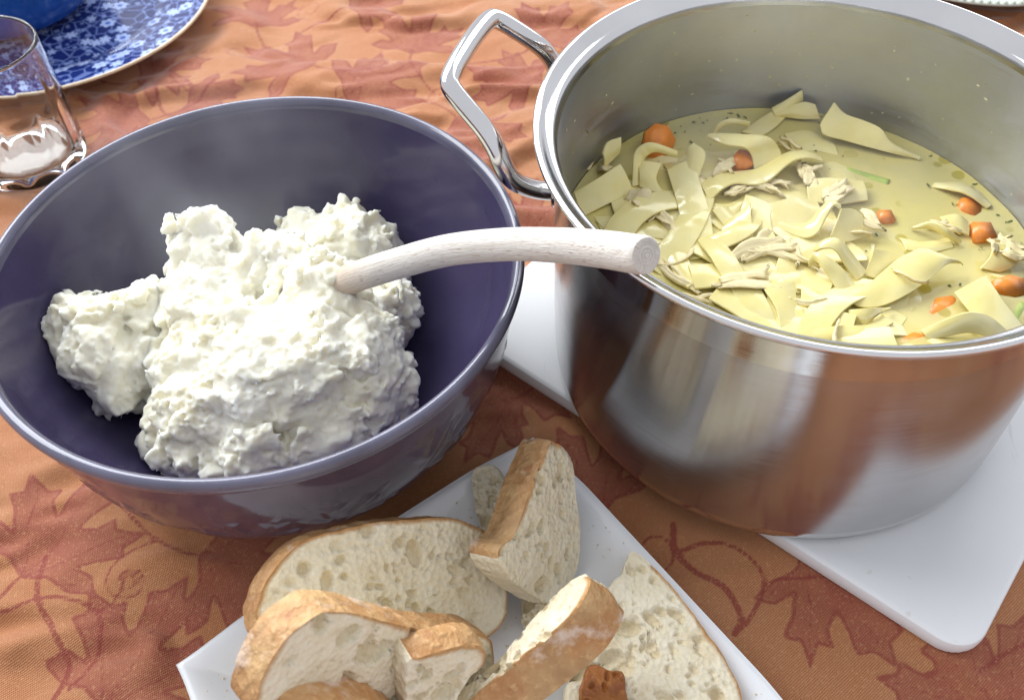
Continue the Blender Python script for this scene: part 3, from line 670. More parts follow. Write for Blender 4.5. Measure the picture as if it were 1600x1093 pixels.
NOODLES = [
 ('broad noodle lying against the left inner wall of the pot', [(896, 301, .7), (930, 281, 1.0), (969, 256, 1.1)], [(908, 340, .1), (948, 320, .2), (990, 300, .2)]),
 ('small noodle end standing up by the left wall behind the others', [(941, 240, 1.2), (949, 222, 1.5), (970, 214, 1.5)], [(942, 262, .4), (953, 254, .5), (968, 240, .8)]),
 ('arched noodle in front of the largest carrot slice', [(987, 292, .2), (990, 243, 1.4), (1002, 227, 1.9), (1022, 223, 2.0), (1058, 235, 1.3)], [(1001, 290, .2), (1004, 256, .9), (1012, 243, 1.3), (1027, 238, 1.4), (1056, 246, .9)]),
 ('short curled noodle below the arched noodle by the largest carrot slice', [(996, 252, 1.0), (999, 272, .8), (999, 292, .3)], [(1033, 256, 1.1), (1026, 281, .7), (1041, 307, .1)]),
 ('long noodle hanging straight down left of the middle of the soup', [(1042, 266, .5), (1056, 312, .45), (1066, 360, .3), (1073, 408, .05)], [(1086, 248, .9), (1093, 282, .7), (1109, 332, .5), (1119, 402, .1)]),
 ('narrow folded noodle right of the largest carrot slice', [(1084, 223, 1.5), (1102, 240, 1.4), (1094, 273, .7)], [(1072, 240, 1.0), (1077, 265, .8), (1085, 288, .3)]),
 ('noodle draped over a carrot piece near the far left', [(1112, 208, 1.5), (1160, 210, 1.8), (1200, 214, 1.7), (1217, 233, 1.0), (1224, 260, .3)], [(1103, 214, 1.3), (1132, 226, 1.5), (1162, 231, 1.6), (1174, 243, 1.1), (1179, 266, .4)]),
 ('long wavy noodle crossing below the draped noodle', [(1108, 316, .3), (1130, 296, .7), (1152, 287, .8), (1186, 289, .7), (1211, 275, 1.0), (1235, 254, 1.2), (1260, 247, 1.2), (1286, 253, .8)], [(1094, 290, .4), (1118, 270, .5), (1150, 268, .5), (1182, 264, .6), (1206, 252, .7), (1228, 240, .8), (1254, 236, .8), (1278, 242, .5)]),
 ('pointed noodle corner highest against the far wall', [(1205, 169, .7), (1230, 155, 1.3), (1253, 140, 1.8)], [(1210, 180, .5), (1235, 170, .8), (1252, 160, .9)]),
 ('upright noodle flap just below the pointed noodle corner', [(1210, 179, .6), (1252, 160, 1.2), (1273, 163, 1.1)], [(1222, 182, .3), (1255, 186, .3), (1281, 186, .4)]),
 ('flat noodle leading up to the pointed corner at the far wall', [(1158, 207, .3), (1180, 191, .35), (1206, 174, .5)], [(1184, 216, .2), (1208, 202, .2), (1228, 184, .2)]),
 ('wide looping noodle at the far right against the wall', [(1281, 195, 1.0), (1288, 210, .75), (1320, 220, .5), (1360, 231, .4), (1400, 241, .3), (1436, 249, .1)], [(1303, 160, 1.9), (1320, 178, 1.5), (1350, 189, 1.4), (1376, 201, 1.3), (1394, 223, .8), (1438, 246, .3)]),
 ('thin arched noodle edge left of the pointed corner', [(1112, 207, .3), (1124, 192, 1.0), (1145, 186, 1.3), (1172, 191, .9)], [(1118, 208, .2), (1130, 198, .7), (1147, 194, .9), (1168, 198, .5)]),
 ('flat square noodle in the centre above the chicken', [(1259, 280, .7), (1300, 278, .8), (1348, 283, .6)], [(1262, 313, .5), (1300, 320, .4), (1356, 314, .3)]),
 ('broad flat noodle in the centre of the soup', [(1172, 318, .6), (1200, 318, .5), (1235, 310, .7), (1276, 313, .5)], [(1175, 366, .2), (1215, 370, .2), (1262, 358, .2), (1288, 348, .3)]),
 ('noodle folded along its edge left of the broad central one', [(1136, 346, .3), (1158, 330, .6), (1172, 318, .9)], [(1118, 380, .1), (1150, 378, .3), (1177, 370, .5)]),
 ('curled noodle rising in a narrow fold at the centre', [(1214, 358, .3), (1255, 372, .4), (1277, 364, .7), (1291, 339, 1.2), (1303, 321, 1.7), (1314, 327, 1.5)], [(1218, 344, .3), (1248, 351, .4), (1267, 343, .7), (1280, 327, 1.1), (1297, 314, 1.5), (1310, 318, 1.5)]),
 ('flat flap of noodle right of the narrow central fold', [(1313, 326, 1.5), (1333, 327, 1.2), (1347, 336, .9)], [(1297, 370, .5), (1320, 378, .3), (1346, 372, .2)]),
 ('upper of the two hooped noodles in front of the centre', [(1274, 386, 1.0), (1290, 373, 1.5), (1309, 373, 1.7), (1327, 390, 1.2), (1354, 425, .3)], [(1272, 395, .9), (1286, 389, 1.3), (1303, 391, 1.4), (1318, 411, .9), (1337, 439, .2)]),
 ('lower of the two hooped noodles in front of the centre', [(1261, 406, .8), (1272, 394, 1.2), (1291, 399, 1.3), (1316, 419, .9), (1340, 450, .2)], [(1264, 417, .4), (1275, 409, .8), (1285, 419, .9), (1300, 441, .5), (1313, 464, .1)]),
 ('large smooth slanting noodle in the right front of the soup', [(1322, 466, .5), (1355, 445, .7), (1395, 411, 1.0), (1420, 396, 1.2), (1443, 389, 1.3), (1472, 398, 1.2), (1502, 410, .8)], [(1324, 470, .3), (1346, 480, .35), (1377, 478, .4), (1412, 463, .6), (1450, 438, .8), (1480, 413, 1.0), (1503, 412, .7)]),
 ('pale noodle half hidden behind the large slanting one', [(1364, 390, .9), (1386, 393, .6), (1412, 402, .3)], [(1350, 430, .2), (1370, 434, .2), (1388, 416, .3)]),
 ('small rolled noodle below the large slanting one', [(1325, 484, .4), (1358, 481, .8), (1392, 480, .5)], [(1330, 497, .2), (1352, 506, .2), (1366, 494, .5)]),
 ('noodle nearest the front rim of the pot', [(1243, 524, .2), (1290, 512, .5), (1340, 509, .6), (1394, 519, .3)], [(1262, 534, .0), (1300, 540, .2), (1345, 545, .2), (1372, 542, .1)]),
 ('tan noodle strip at the front left by the rim', [(1141, 450, .5), (1158, 480, .35), (1172, 506, .1)], [(1186, 446, .5), (1203, 478, .4), (1217, 508, .15)]),
 ('pale noodle strip right of the tan one at the front left', [(1189, 445, .7), (1211, 480, .55), (1218, 512, .2)], [(1241, 440, .6), (1246, 476, .3), (1252, 508, .1)]),
 ('square-cut noodle at the right beside the long carrot', [(1491, 457, .5), (1520, 493, .4), (1556, 526, .15)], [(1541, 431, .9), (1566, 468, .7), (1600, 512, .2)]),
 ('wavy noodle along the front right rim', [(1438, 516, .2), (1480, 497, .8), (1515, 487, 1.1), (1546, 494, .9), (1577, 519, .2)], [(1450, 532, .0), (1485, 524, .2), (1515, 520, .3), (1545, 527, .2), (1562, 538, 0)]),
 ('short noodle at the far right with chicken shreds on it', [(1531, 419, .2), (1546, 402, .6), (1553, 378, 1.0)], [(1562, 426, .1), (1586, 414, .4), (1594, 392, .8)]),
 ('thin arched noodle edge left of the cubed carrot', [(1428, 353, .4), (1455, 347, 1.0), (1481, 357, 1.0), (1503, 377, .3)], [(1424, 358, .2), (1452, 357, .5), (1473, 367, .5), (1495, 380, .1)]),
 ('small noodle touching the cubed carrot on its left', [(1468, 339, .5), (1494, 335, .8), (1511, 346, .5)], [(1478, 354, .3), (1500, 363, .3), (1513, 369, .2)]),
 ('thin noodle edge breaking the surface at the far right', [(1456, 291, .15), (1486, 297, .5), (1512, 305, .55), (1543, 326, .15)], [(1463, 286, .05), (1495, 286, .1), (1525, 296, .1), (1549, 323, .05)]),
 ('sunken noodle under the left end of the spoon', [(930, 345, .1), (985, 338, .1), (1040, 345, .05)], [(960, 380, .05), (1000, 372, .1), (1050, 376, .05)]),
 ('sunken noodle in front of the long hanging one', [(1050, 400, .05), (1100, 412, .1), (1140, 398, .1)], [(1065, 440, .05), (1110, 446, .1), (1150, 428, .05)]),
 ('sunken noodle right of the long hanging one', [(1112, 318, .15), (1140, 318, .2), (1172, 300, .15)], [(1118, 345, .05), (1140, 345, .1), (1168, 326, .1)]),
 ('noodle half under the surface left of the carrot cube', [(1405, 372, .1), (1440, 378, .15), (1480, 372, .05)], [(1415, 392, .05), (1450, 396, .1), (1490, 388, .05)]),
 ('flat noodle under the surface near the far wall', [(1225, 210, .1), (1262, 205, .12), (1300, 222, .05)], [(1240, 240, .05), (1275, 236, .1), (1310, 244, .02)]),
 ('noodle under the surface between the front strips and the rolled one', [(1252, 445, .2), (1285, 462, .25), (1310, 474, .1)], [(1250, 480, .05), (1275, 490, .1), (1300, 496, .05)]),
]
for i, (lab, A, B) in enumerate(NOODLES):
    ribbon('egg_noodle', A, B, lab, seed=i)

def filler_noodles():
    MARKS = [(1028, 222, 'the largest carrot slice'), (1080, 330, 'the long hanging noodle'), (1190, 235, 'the noodle draped over carrot'), (1200, 270, 'the long wavy noodle'), (1225, 340, 'the broad central noodle'), (1300, 345, 'the narrow central fold'),
        (1305, 400, 'the two hooped noodles'), (1178, 475, 'the tan noodle strip'), (1030, 400, 'the spoon end'), (930, 300, 'the broad noodle at the left wall'), (1000, 312, 'the lumpy chicken piece'), (1195, 390, 'the striped chicken bundle'), (1090, 462, 'the front left rim'), (1110, 370, 'the foot of the hanging noodle'), (1145, 330, 'the edge-folded noodle'), (1410, 430, 'the large slanting noodle'), (1320, 520, 'the noodle nearest the front rim'), (1545, 475, 'the square-cut noodle'), (1490, 505, 'the wavy front noodle')]
    seen = set(); R = random.Random(77); k = 0; tries = 0
    while k < 54 and tries < 20000:
        tries += 1
        a = R.uniform(0, 6.283); r = 10.3 * math.sqrt(R.random()); c = np.array([SC[0] + r * math.cos(a), SC[1] + r * math.sin(a)])
        d = c - SC[:2]
        if (d[0] > 3.0 + R.gauss(0, 1) and d[1] > -4) or (d[1] > 6.0 and d[0] > -3): continue
        h = R.uniform(0, 6.283); hi_ = k >= 36
        if hi_ and (d[0] > 1.5 or d[1] > 5.5): continue
        L = R.uniform(3.5, 6.5) if not hi_ else R.uniform(4.5, 7.5); w = R.uniform(1.5, 2.1) if not hi_ else R.uniform(1.0, 1.5); bend = R.uniform(-.9, .9) if not hi_ else R.uniform(-2.2, 2.2); n = 7; dz = R.uniform(-.24, .02) if not hi_ else R.uniform(-.02, .2); am = R.uniform(.05, .26) if not hi_ else R.uniform(.12, .4); ph = R.uniform(0, 6.28)
        p = c - .5 * L * np.array([math.cos(h), math.sin(h)]); A = []; B = []; ok = True; tw = R.uniform(-.25, .25)
        for i in range(n):
            u = i / (n - 1); t = np.array([math.cos(h), math.sin(h)]); s = np.array([-t[1], t[0]])
            z = BZ + dz + am * math.sin(ph + 4.5 * u)
            for lst, sg in ((A, 1), (B, -1)):
                q = p + s * sg * w / 2; lst.append(np.array([q[0], q[1], z + sg * tw * math.sin(ph + 3 * u)])); ok &= np.hypot(*(q - SC[:2])) < 10.95
            p = p + t * L / (n - 1); h += bend / n
        if not ok: continue
        m_ = np.array([*c, BZ]); dd = m_ - _o; zz = dd @ _fw; px, py = W_PX / 2 + F_PX * (dd @ _r2) / zz, H_PX / 2 - F_PX * (dd @ _u2) / zz
        lm = min(MARKS, key=lambda q: (q[0] - px) ** 2 + (q[1] - py) ** 2); ex, ey = px - lm[0], py - lm[1]
        where = ('right of' if ex > 0 else 'left of') if abs(ex) > abs(ey) else ('in front of' if ey > 0 else 'behind')
        lab = '%s noodle just %s %s' % (('low curved' if abs(bend) > .45 else 'low straight') if not hi_ else ('tightly curled raised' if abs(bend) > 1.2 else 'narrow raised'), where, lm[2])
        if lab in seen: continue
        seen.add(lab); ribbon('egg_noodle', A, B, lab, seed=100 + k, world=True); k += 1
filler_noodles()

def carrot(px, py, dz, r, h, tilt, az, sides, label, elong=1.0):
    c = at(px, py, BZ + dz * .8 - .06); R = random.Random(px)
    bm = bmesh.new()
    bmesh.ops.create_cone(bm, cap_ends=True, segments=sides, radius1=r, radius2=r * 0.96, depth=h)
    for v in bm.verts: v.co.x *= elong; v.co += Vector((R.uniform(-.05, .05), R.uniform(-.05, .05), R.uniform(-.03, .03))) * r * 2
    bmesh.ops.bevel(bm, geom=list(bm.edges), offset=.05, segments=2, affect='EDGES')
    bmesh.ops.rotate(bm, verts=bm.verts, cent=(0, 0, 0), matrix=Matrix.Rotation(az, 3, 'Z') @ Matrix.Rotation(tilt, 3, 'X'))
    bm.verts.ensure_lookup_table()
    V = [np.array(v.co) + c for v in bm.verts]; F = [[v.index for v in f.verts] for f in bm.faces]; bm.free()
    o = mesh_obj('carrot_piece', V, F, M['carrot'], origin=(c[0], c[1], c[2] - h / 2))
    tag(o, label, 'carrot', 'carrot pieces in the soup')
carrot(1028, 222, .75, .98, .55, 1.0, .3, 8, 'largest orange carrot slice, at the far left of the soup')
carrot(1160, 252, .55, .62, .6, .3, .4, 7, 'carrot piece peeking out under a draped noodle')
carrot(1383, 341, .12, .52, .6, .15, .9, 4, 'small square carrot piece at the middle right')
carrot(1512, 327, -.15, .66, .6, .2, .5, 7, 'sunken reddish carrot piece just behind the cubed one')
carrot(1533, 366, .15, .78, .7, .12, .85, 4, 'cubed carrot piece at the right of the soup')
carrot(1577, 449, .1, .62, .55, .5, .0, 6, 'long carrot piece beside the square-cut noodle at the right', 1.5)
carrot(1475, 487, -.32, .75, .6, .3, .6, 6, 'sunken carrot slice behind the wavy front noodle', 1.4)
carrot(1430, 540, -.30, .62, .5, .3, .2, 6, 'sunken carrot slice at the front rim of the pot', 1.5)

def celery(px, py, dz, l, az, label):
    c = at(px, py, BZ + dz); V = []
    n = 14
    for i in range(n):
        s = (i / (n - 1) - .5) * l
        for k in range(10):
            a = math.pi * 2 * k / 10; y = .34 * math.cos(a); z = .16 * math.sin(a) - .5 * y * y * 1.5
            x = s; V.append(c + np.array([x * math.cos(az) - y * math.sin(az), x * math.sin(az) + y * math.cos(az), z]))
    F = grid_faces(n, 10, wrap_v=True).tolist(); F.append(list(range(10))[::-1]); F.append([(n - 1) * 10 + k for k in range(10)])
    o = mesh_obj('celery_piece', V, F, M['celery'], origin=c); tag(o, label, 'celery', 'celery pieces in the soup')
celery(1355, 276, -.08, 2.2, -.5, 'pale green celery sliver afloat in the open broth')
celery(1588, 492, -.12, 1.6, .9, 'green celery piece at the right rim of the pot')

def chicken(px, py, dz, strands, length, az, spread, label, seed, rad=0.09, curl=0.5):
    """a torn flake of meat: flat fibrous ribbons with frayed ends"""
    R = random.Random(seed); c = at(px, py, BZ + dz * .8 - .02); V = []; F = []
    for s in range(max(1, strands // 2) if strands > 1 else 1):
        h = az + R.gauss(0, spread * .7); L = length * R.uniform(.7, 1.35); w = rad * R.uniform(1.2, 3.6) if strands > 1 else rad
        p = c + np.array([R.gauss(0, .26), R.gauss(0, .26), R.uniform(0, .10)]) - np.array([math.cos(h), math.sin(h), 0]) * L / 2
        n, k = 18, 7; bend = R.gauss(0, curl * .8); kz = R.uniform(.0, .14); pts = []; ph = R.uniform(0, 6)
        for i in range(n):
            u = i / (n - 1); pts.append(p + np.array([0, 0, kz * math.sin(math.pi * u) + .04 * math.sin(8 * u + ph)])); h += bend / n + R.gauss(0, .09); p = p + np.array([math.cos(h), math.sin(h), 0]) * L / n
        pts = np.array(pts); T = np.gradient(pts, axis=0); T /= np.linalg.norm(T, axis=1)[:, None]; A = np.cross(T, [0, 0, 1.0]); A /= np.linalg.norm(A, axis=1)[:, None]
        tw = R.uniform(-.7, .7); b = len(V); fray = [R.uniform(-.10, .10) for _ in range(k)]
        for i in range(n):
            u = i / (n - 1); ww = w * (math.sin(math.pi * (i + .8) / (n + .6)) ** .4) * (1 + .25 * math.sin(5 * u + ph)); side = A[i] * math.cos(tw) + np.array([0, 0, math.sin(tw)])
            for sgn in (1, -1):
                for q in range(k):
                    e = q / (k - 1) * 2 - 1; e *= sgn
                    f = fray[q if sgn > 0 else k - 1 - q] * (1 if u > .5 else -1) * smooth(np.array(abs(u - .5)), .3, .5)
                    z = sgn * (.035 + .05 * (1 - e * e)) * (1 + .5 * math.sin(q * 2.4 + ph)) + .02 * math.sin(i * 1.7 + q * 3)
                    V.append(pts[i] + side * ww * e + T[i] * float(f) * 1.6 + np.array([0, 0, z]))
        F += (grid_faces(n, 2 * k, wrap_v=True) + b).tolist(); F.append([b + q for q in range(2 * k)][::-1]); F.append([b + (n - 1) * 2 * k + q for q in range(2 * k)])
    o = mesh_obj('shredded_chicken', V, F, M['chicken'], origin=c); tag(o, label, 'chicken', 'shredded chicken in the soup')
CH = [(1000, 312, .35, 9, 1.1, .1, 1.0, 'lumpy chicken piece among the left noodles', .17), (935, 265, .25, 4, .7, .2, .8, 'small chicken scrap against the left wall', .14),
 (1018, 330, .15, 5, 1.5, .7, .3, 'chicken strands below the lumpy chicken piece', .08), (1045, 355, .15, 6, 2.4, -1.2, .3, 'long chicken strands left of the hanging noodle', .07),
 (1140, 262, .6, 8, 1.4, .5, 1.1, 'tangle of chicken under the carrot with a draped noodle', .08), (1205, 288, .45, 9, 1.8, -.3, .6, 'chicken shreds below the long wavy noodle', .09),
 (1262, 272, .6, 14, 1.2, .6, 1.2, 'fluffy chicken shreds beside the flat square noodle', .09), (1150, 300, .35, 7, 1.6, .2, .6, 'pinkish chicken shreds left of centre', .11),
 (1310, 305, .75, 8, 1.3, .9, .5, 'chicken lump on the flat square noodle', .14), (1195, 390, .45, 10, 2.4, .35, .2, 'striped bundle of chicken strands at centre front', .12),
 (1160, 440, .5, 8, 3.2, .15, .22, 'long chicken strands above the tan noodle strip', .08), (1055, 430, .2, 7, 2.4, -.6, .3, 'chicken strands beside the spoon end', .11),
 (1090, 462, .1, 5, 2.0, .0, .4, 'chicken strands near the front left rim', .08), (1250, 405, .35, 6, 1.4, -1.0, .5, 'chicken strands left of the hooped noodles', .08),
 (1360, 360, .45, 6, 1.5, -.7, .7, 'chicken strands below the small square carrot', .07), (1573, 385, .85, 14, 1.1, -.9, .5, 'white frayed chicken shreds on the far right noodle', .06),
 (1480, 355, .25, 8, 1.5, -.4, .25, 'chicken strands between the arched noodle and the carrots', .07), (1405, 427, 1.05, 1, 1.3, -1.1, .1, 'single chicken strand lying on the large slanting noodle', .07),
 (1325, 520, .62, 1, 1.3, 1.4, .05, 'single chicken strand over the noodle nearest the rim', .09), (1280, 490, .15, 6, 1.8, -.5, .5, 'chicken strands by the rolled noodle', .07),
 (1240, 228, .3, 5, 1.3, -1.1, .5, 'chicken strands in front of the upright noodle flap', .07), (1080, 285, .3, 5, 1.2, 1.0, .6, 'chicken strands beside the narrow folded noodle', .08)]
for k, (x, y, dz, st, L, az, sp, lab, rad) in enumerate(CH):
    chicken(x, y, dz, st, L, az, sp, lab, 50 + k, rad)

# ------------------------------------------------------------------ mashed potatoes
def build_potato():
    groups = dict(mound=[(440, 590, 4.0, 4.2), (340, 615, 4.0, 3.0), (330, 490, 5.8, 2.4), (325, 408, 7.0, 1.5), (332, 362, 8.2, 1.0), (305, 372, 7.8, .6), (400, 432, 6.8, 1.9), (262, 578, 5.2, 1.0), (245, 690, 3.6, .9), (460, 440, 6.5, 1.9), (505, 480, 6.6, 2.2), (500, 455, 7.4, 1.2), (550, 560, 5, 2.3), (590, 612, 4, 1.6), (300, 670, 3.6, 2.2), (400, 690, 3.3, 2.5), (500, 680, 3.3, 2.3), (285, 570, 5, 1.7), (570, 478, 5.9, 1.3), (590, 480, 5.6, .9), (440, 560, 1.8, 4.0), (320, 640, 1.9, 2.4), (290, 520, 5.5, 1.3)],
        back_clump=[(505, 405, 4.5, 2.1), (560, 410, 4.5, 2.3), (590, 480, 4, 1.9), (600, 545, 3.6, 1.3), (470, 358, 5.2, 1.2), (585, 375, 5, 1.2), (540, 360, 5.2, 1.1), (540, 450, 3, 3.2), (605, 500, 3.5, 1.2)],
        side_clump=[(115, 505, 6.4, 1.25), (180, 500, 6, 1.5), (170, 560, 5, 1.8), (225, 480, 6, 1.2), (190, 605, 4.6, 1.3), (128, 560, 5.6, 1.2), (240, 540, 5, 1.6), (150, 520, 6, 1.4), (230, 580, 4, 2.0)])
    t = thing('mashed_potatoes', 'heap of fluffy white mashed potatoes in the purple bowl', 'mashed potatoes', (BC[0], BC[1], 1.2))
    def inner_r(z): return np.interp(z, [1.15, 1.3, 1.75, 2.7, 4.2, 5.9, 7.8, 10], [2, 4.2, 6.5, 8.3, 9.6, 10.5, 11.1, 11.5]) - 0.05
    for gi, (name, sph) in enumerate(groups.items()):
        C = np.array([at(x, y, z) for x, y, z, r in sph]); Rr = np.array([s[3] for s in sph])
        # heap as an implicit surface: soft union of lumps, broken up by 3D noise, meshed with surface nets
        h = 0.08; pad = 1.1
        lo = (C - Rr[:, None]).min(0) - pad; hi = (C + Rr[:, None]).max(0) + pad; lo[2] = max(lo[2], 0.6)
        ax = [np.arange(lo[k], hi[k] + h, h) for k in range(3)]; shp = tuple(len(a) for a in ax)
        G = np.stack(np.meshgrid(*ax, indexing='ij'), -1).reshape(-1, 3).astype(np.float32)
        e = np.zeros(len(G), np.float32); kk = 3.2
        for c, r in zip(C, Rr): e += np.exp(-kk * np.clip(np.linalg.norm(G - c.astype(np.float32), axis=1) - r, -4, 6))
        sd = (-np.log(e + 1e-12) / kk).astype(np.float64)
        near = np.abs(sd) < 1.15; Q = G[near].astype(float)
        Wp = Q + 0.5 * np.stack([fbm(Q / 1.3 + 7 * q, 2, 40 + q) for q in range(3)], -1)
        big = fbm(Wp / 2.2, 2, 5); lump = np.sqrt(fbm(Wp / 1.15, 2, 12) ** 2 + .006); mid = np.sqrt(vnoise(Wp / 0.52, 15) ** 2 + .02); sml = np.abs(vnoise(Q / 0.26 + 3 * big[:, None], 25)); gr = vnoise(Q / 0.24, 35) + .9 * vnoise(Q / 0.15, 36)
        sd[near] += -(0.75 * big + 0.80 * (lump - .22) + 0.10 * (mid - .3) + 0.04 * (sml - .3) + 0.115 * gr * (0.7 + .6 * big))
        fld = sd.reshape(shp); ins = fld < 0
        n0 = [m_ - 1 for m_ in shp]; acc = np.zeros((*n0, 3)); cnt = np.zeros(n0)
        for axis in range(3):
            a0 = [slice(None)] * 3; a1 = [slice(None)] * 3; a0[axis] = slice(0, -1); a1[axis] = slice(1, None)
            f0, f1 = fld[tuple(a0)], fld[tuple(a1)]; cr = (f0 < 0) != (f1 < 0); tt = np.where(cr, f0 / np.where(cr, f0 - f1, 1), 0)
            o1, o2 = [k for k in range(3) if k != axis]
            for d1 in (0, 1):
                for d2 in (0, 1):
                    sl = [slice(None)] * 3; sl[o1] = slice(d1, d1 + n0[o1]); sl[o2] = slice(d2, d2 + n0[o2]); sl = tuple(sl)
                    acc[..., axis] += tt[sl]; acc[..., o1] += cr[sl] * d1; acc[..., o2] += cr[sl] * d2; cnt += cr[sl]
        act = cnt > 0; idx = np.full(n0, -1, int); idx[act] = np.arange(act.sum())
        cell = np.argwhere(act); V = (cell + acc[act] / cnt[act][:, None]) * h + lo
        F = []
        for axis in range(3):
            o1, o2 = (axis + 1) % 3, (axis + 2) % 3
            a0 = [slice(None)] * 3; a1 = [slice(None)] * 3; a0[axis] = slice(0, -1); a1[axis] = slice(1, None)
            i0, i1 = ins[tuple(a0)], ins[tuple(a1)]
            E_ = np.argwhere(i0 != i1); E_ = E_[(E_[:, o1] > 0) & (E_[:, o2] > 0) & (E_[:, o1] < n0[o1]) & (E_[:, o2] < n0[o2])]
            flip = i0[tuple(E_.T)]
            q = []
            for d1, d2 in ((1, 1), (0, 1), (0, 0), (1, 0)):
                P_ = E_.copy(); P_[:, o1] -= d1; P_[:, o2] -= d2; q.append(idx[tuple(P_.T)])
            q = np.stack(q, -1); q[~flip] = q[~flip][:, ::-1]; F.append(q)
        F = np.vstack(F)
        # drop crumbs that float free of the heap
        lab = np.arange(len(V)); e2 = np.vstack([F[:, [0, 1]], F[:, [1, 2]], F[:, [2, 3]], F[:, [3, 0]]])
        for it in range(200):
            m0 = np.minimum(lab[e2[:, 0]], lab[e2[:, 1]]); new = lab.copy(); np.minimum.at(new, e2[:, 0], m0); np.minimum.at(new, e2[:, 1], m0); new = new[new]
            if (new == lab).all(): break
            lab = new
        main = np.bincount(lab).argmax(); F = F[lab[F[:, 0]] == main]
        used = np.unique(F); rm = np.full(len(V), -1); rm[used] = np.arange(len(used)); V = V[used]; F = rm[F]
        # keep inside the bowl
        q = V[:, :2] - BC[:2]; r = np.linalg.norm(q, axis=1); lim = inner_r(V[:, 2]); s = np.minimum(1, lim / np.maximum(r, 1e-6))
        V = V.copy(); V[:, :2] = BC[:2] + q * s[:, None]; V[:, 2] = np.maximum(V[:, 2], np.interp(np.minimum(r, lim), [0, 2, 4.2, 6.5, 8.3, 9.6], [1.12, 1.16, 1.32, 1.78, 2.72, 4.2]))
        mesh_obj('mound' if gi == 0 else 'clump', V, F, M['potato'], t)
build_potato()

# ------------------------------------------------------------------ wooden spoon
def build_spoon():
    path = [at(*q) for q in ((1010, 399, 16.75), (988, 396, 16.35), (940, 389, 15.6), (870, 383, 14.6), (790, 382, 13.5), (700, 391, 12.1), (620, 412, 10.4), (545, 437, 8.4), (480, 468, 6.2))]
    t = thing('wooden_spoon', 'pale worn wooden spoon stuck in the potatoes, handle resting on the pot rim', 'spoon', path[-1])
    P = catmull(np.array(path), 90); N = len(P)
    rad = np.full(N, .69); rad[:4] = (.63, .67, .69, .69); rad = rad * (1 + .02 * np.sin(np.linspace(0, 9, N)))
    P = np.vstack([P[0] + (P[0] - P[1]) * .03, P]); rad = np.r_[.56, rad]
    h = tube('handle', P, rad, M['wood'], t, seg=32)
    a = h.data.attributes.new('wet', 'FLOAT', 'POINT'); nn = len(h.data.vertices)
    w = smooth(np.repeat(np.linspace(0, 1, N + 1), 32), .76, .90); a.data.foreach_set('value', w[:nn].astype(np.float32))
    a = h.data.attributes.new('along', 'FLOAT', 'POINT'); a.data.foreach_set('value', np.repeat(np.linspace(0, 22, N + 1), 32).astype(np.float32))
    a = h.data.attributes.new('around', 'FLOAT', 'POINT'); a.data.foreach_set('value', np.tile(np.arange(32) * 2 * np.pi / 32, N + 1).astype(np.float32))
    # turned rings on the end of the handle
    T = (P[0] - P[3]); T /= np.linalg.norm(T); A = np.cross(T, [0, 0, 1]); A /= np.linalg.norm(A); B = np.cross(A, T)
    for rr, w_ in ((.30, .022), (.16, .022), (.05, .04)):
        pts = [P[0] + T * .005 + rr * (math.cos(g) * A + math.sin(g) * B) for g in np.linspace(0, 2 * np.pi, 41)]
        tube('end_ring', pts, w_, M['wood'], h, seg=8)
    # bowl of the spoon, buried in the potatoes
    head = [path[-1], at(450, 490, 6.8), at(420, 515, 5.6), at(395, 540, 4.5), at(380, 555, 3.9)]
    tube('head', head, [.68, 1.2, 1.9, 1.7, .5], M['wood'], t, seg=24, n=30, flat=.35)
build_spoon()

# ------------------------------------------------------------------ square bread plate
def build_plate():
    c0 = np.array([-1.02, 12.25]); u, v = np.array([.806, .592]), np.array([.592, -.806]); hs = 9.7
    t = thing('square_plate', 'square white porcelain plate carrying sliced bread', 'plate', (*c0, 0))
    n = 121; s = np.linspace(-1, 1, n)
    def shape(a, b, off):
        m_ = np.maximum(np.abs(a), np.abs(b))
        # square to rounded square
        k = 1 - .030 * smooth(np.abs(a) * np.abs(b), .55, 1.0)
        x = a * k * (hs - off); y = b * k * (hs - off); return x, y, m_
    A, B = np.meshgrid(s, s, indexing='ij')
    def top_z(mm): return 0.75 + 1.05 * smooth(mm, .70, 1.0) ** 1.1
    x, y, mm = shape(A, B, 0); zt = top_z(mm) - .12 * smooth(mm, .985, 1.0)
    V1 = np.stack([c0[0] + u[0] * x + v[0] * y, c0[1] + u[1] * x + v[1] * y, zt], -1).reshape(-1, 3)
    x2, y2, mm2 = shape(A, B, .10); zb = np.where(mm2 < .62, .02, .02 + 1.45 * smooth(mm2, .62, 1.0) ** 1.2)
    V2 = np.stack([c0[0] + u[0] * x2 + v[0] * y2, c0[1] + u[1] * x2 + v[1] * y2, zb], -1).reshape(-1, 3)
    F = grid_faces(n, n); F2 = F[:, ::-1] + n * n
    ring = [i * n for i in range(n)] + [(n - 1) * n + j for j in range(1, n)] + [i * n + n - 1 for i in range(n - 2, -1, -1)] + [j for j in range(n - 2, 0, -1)]
    ring = np.array(ring); nx = np.roll(ring, -1)
    F3 = np.stack([ring, nx, nx + n * n, ring + n * n], -1)
    mesh_obj('dish', np.vstack([V1, V2]), np.vstack([F, F2, F3]), M['white'], t)
build_plate()

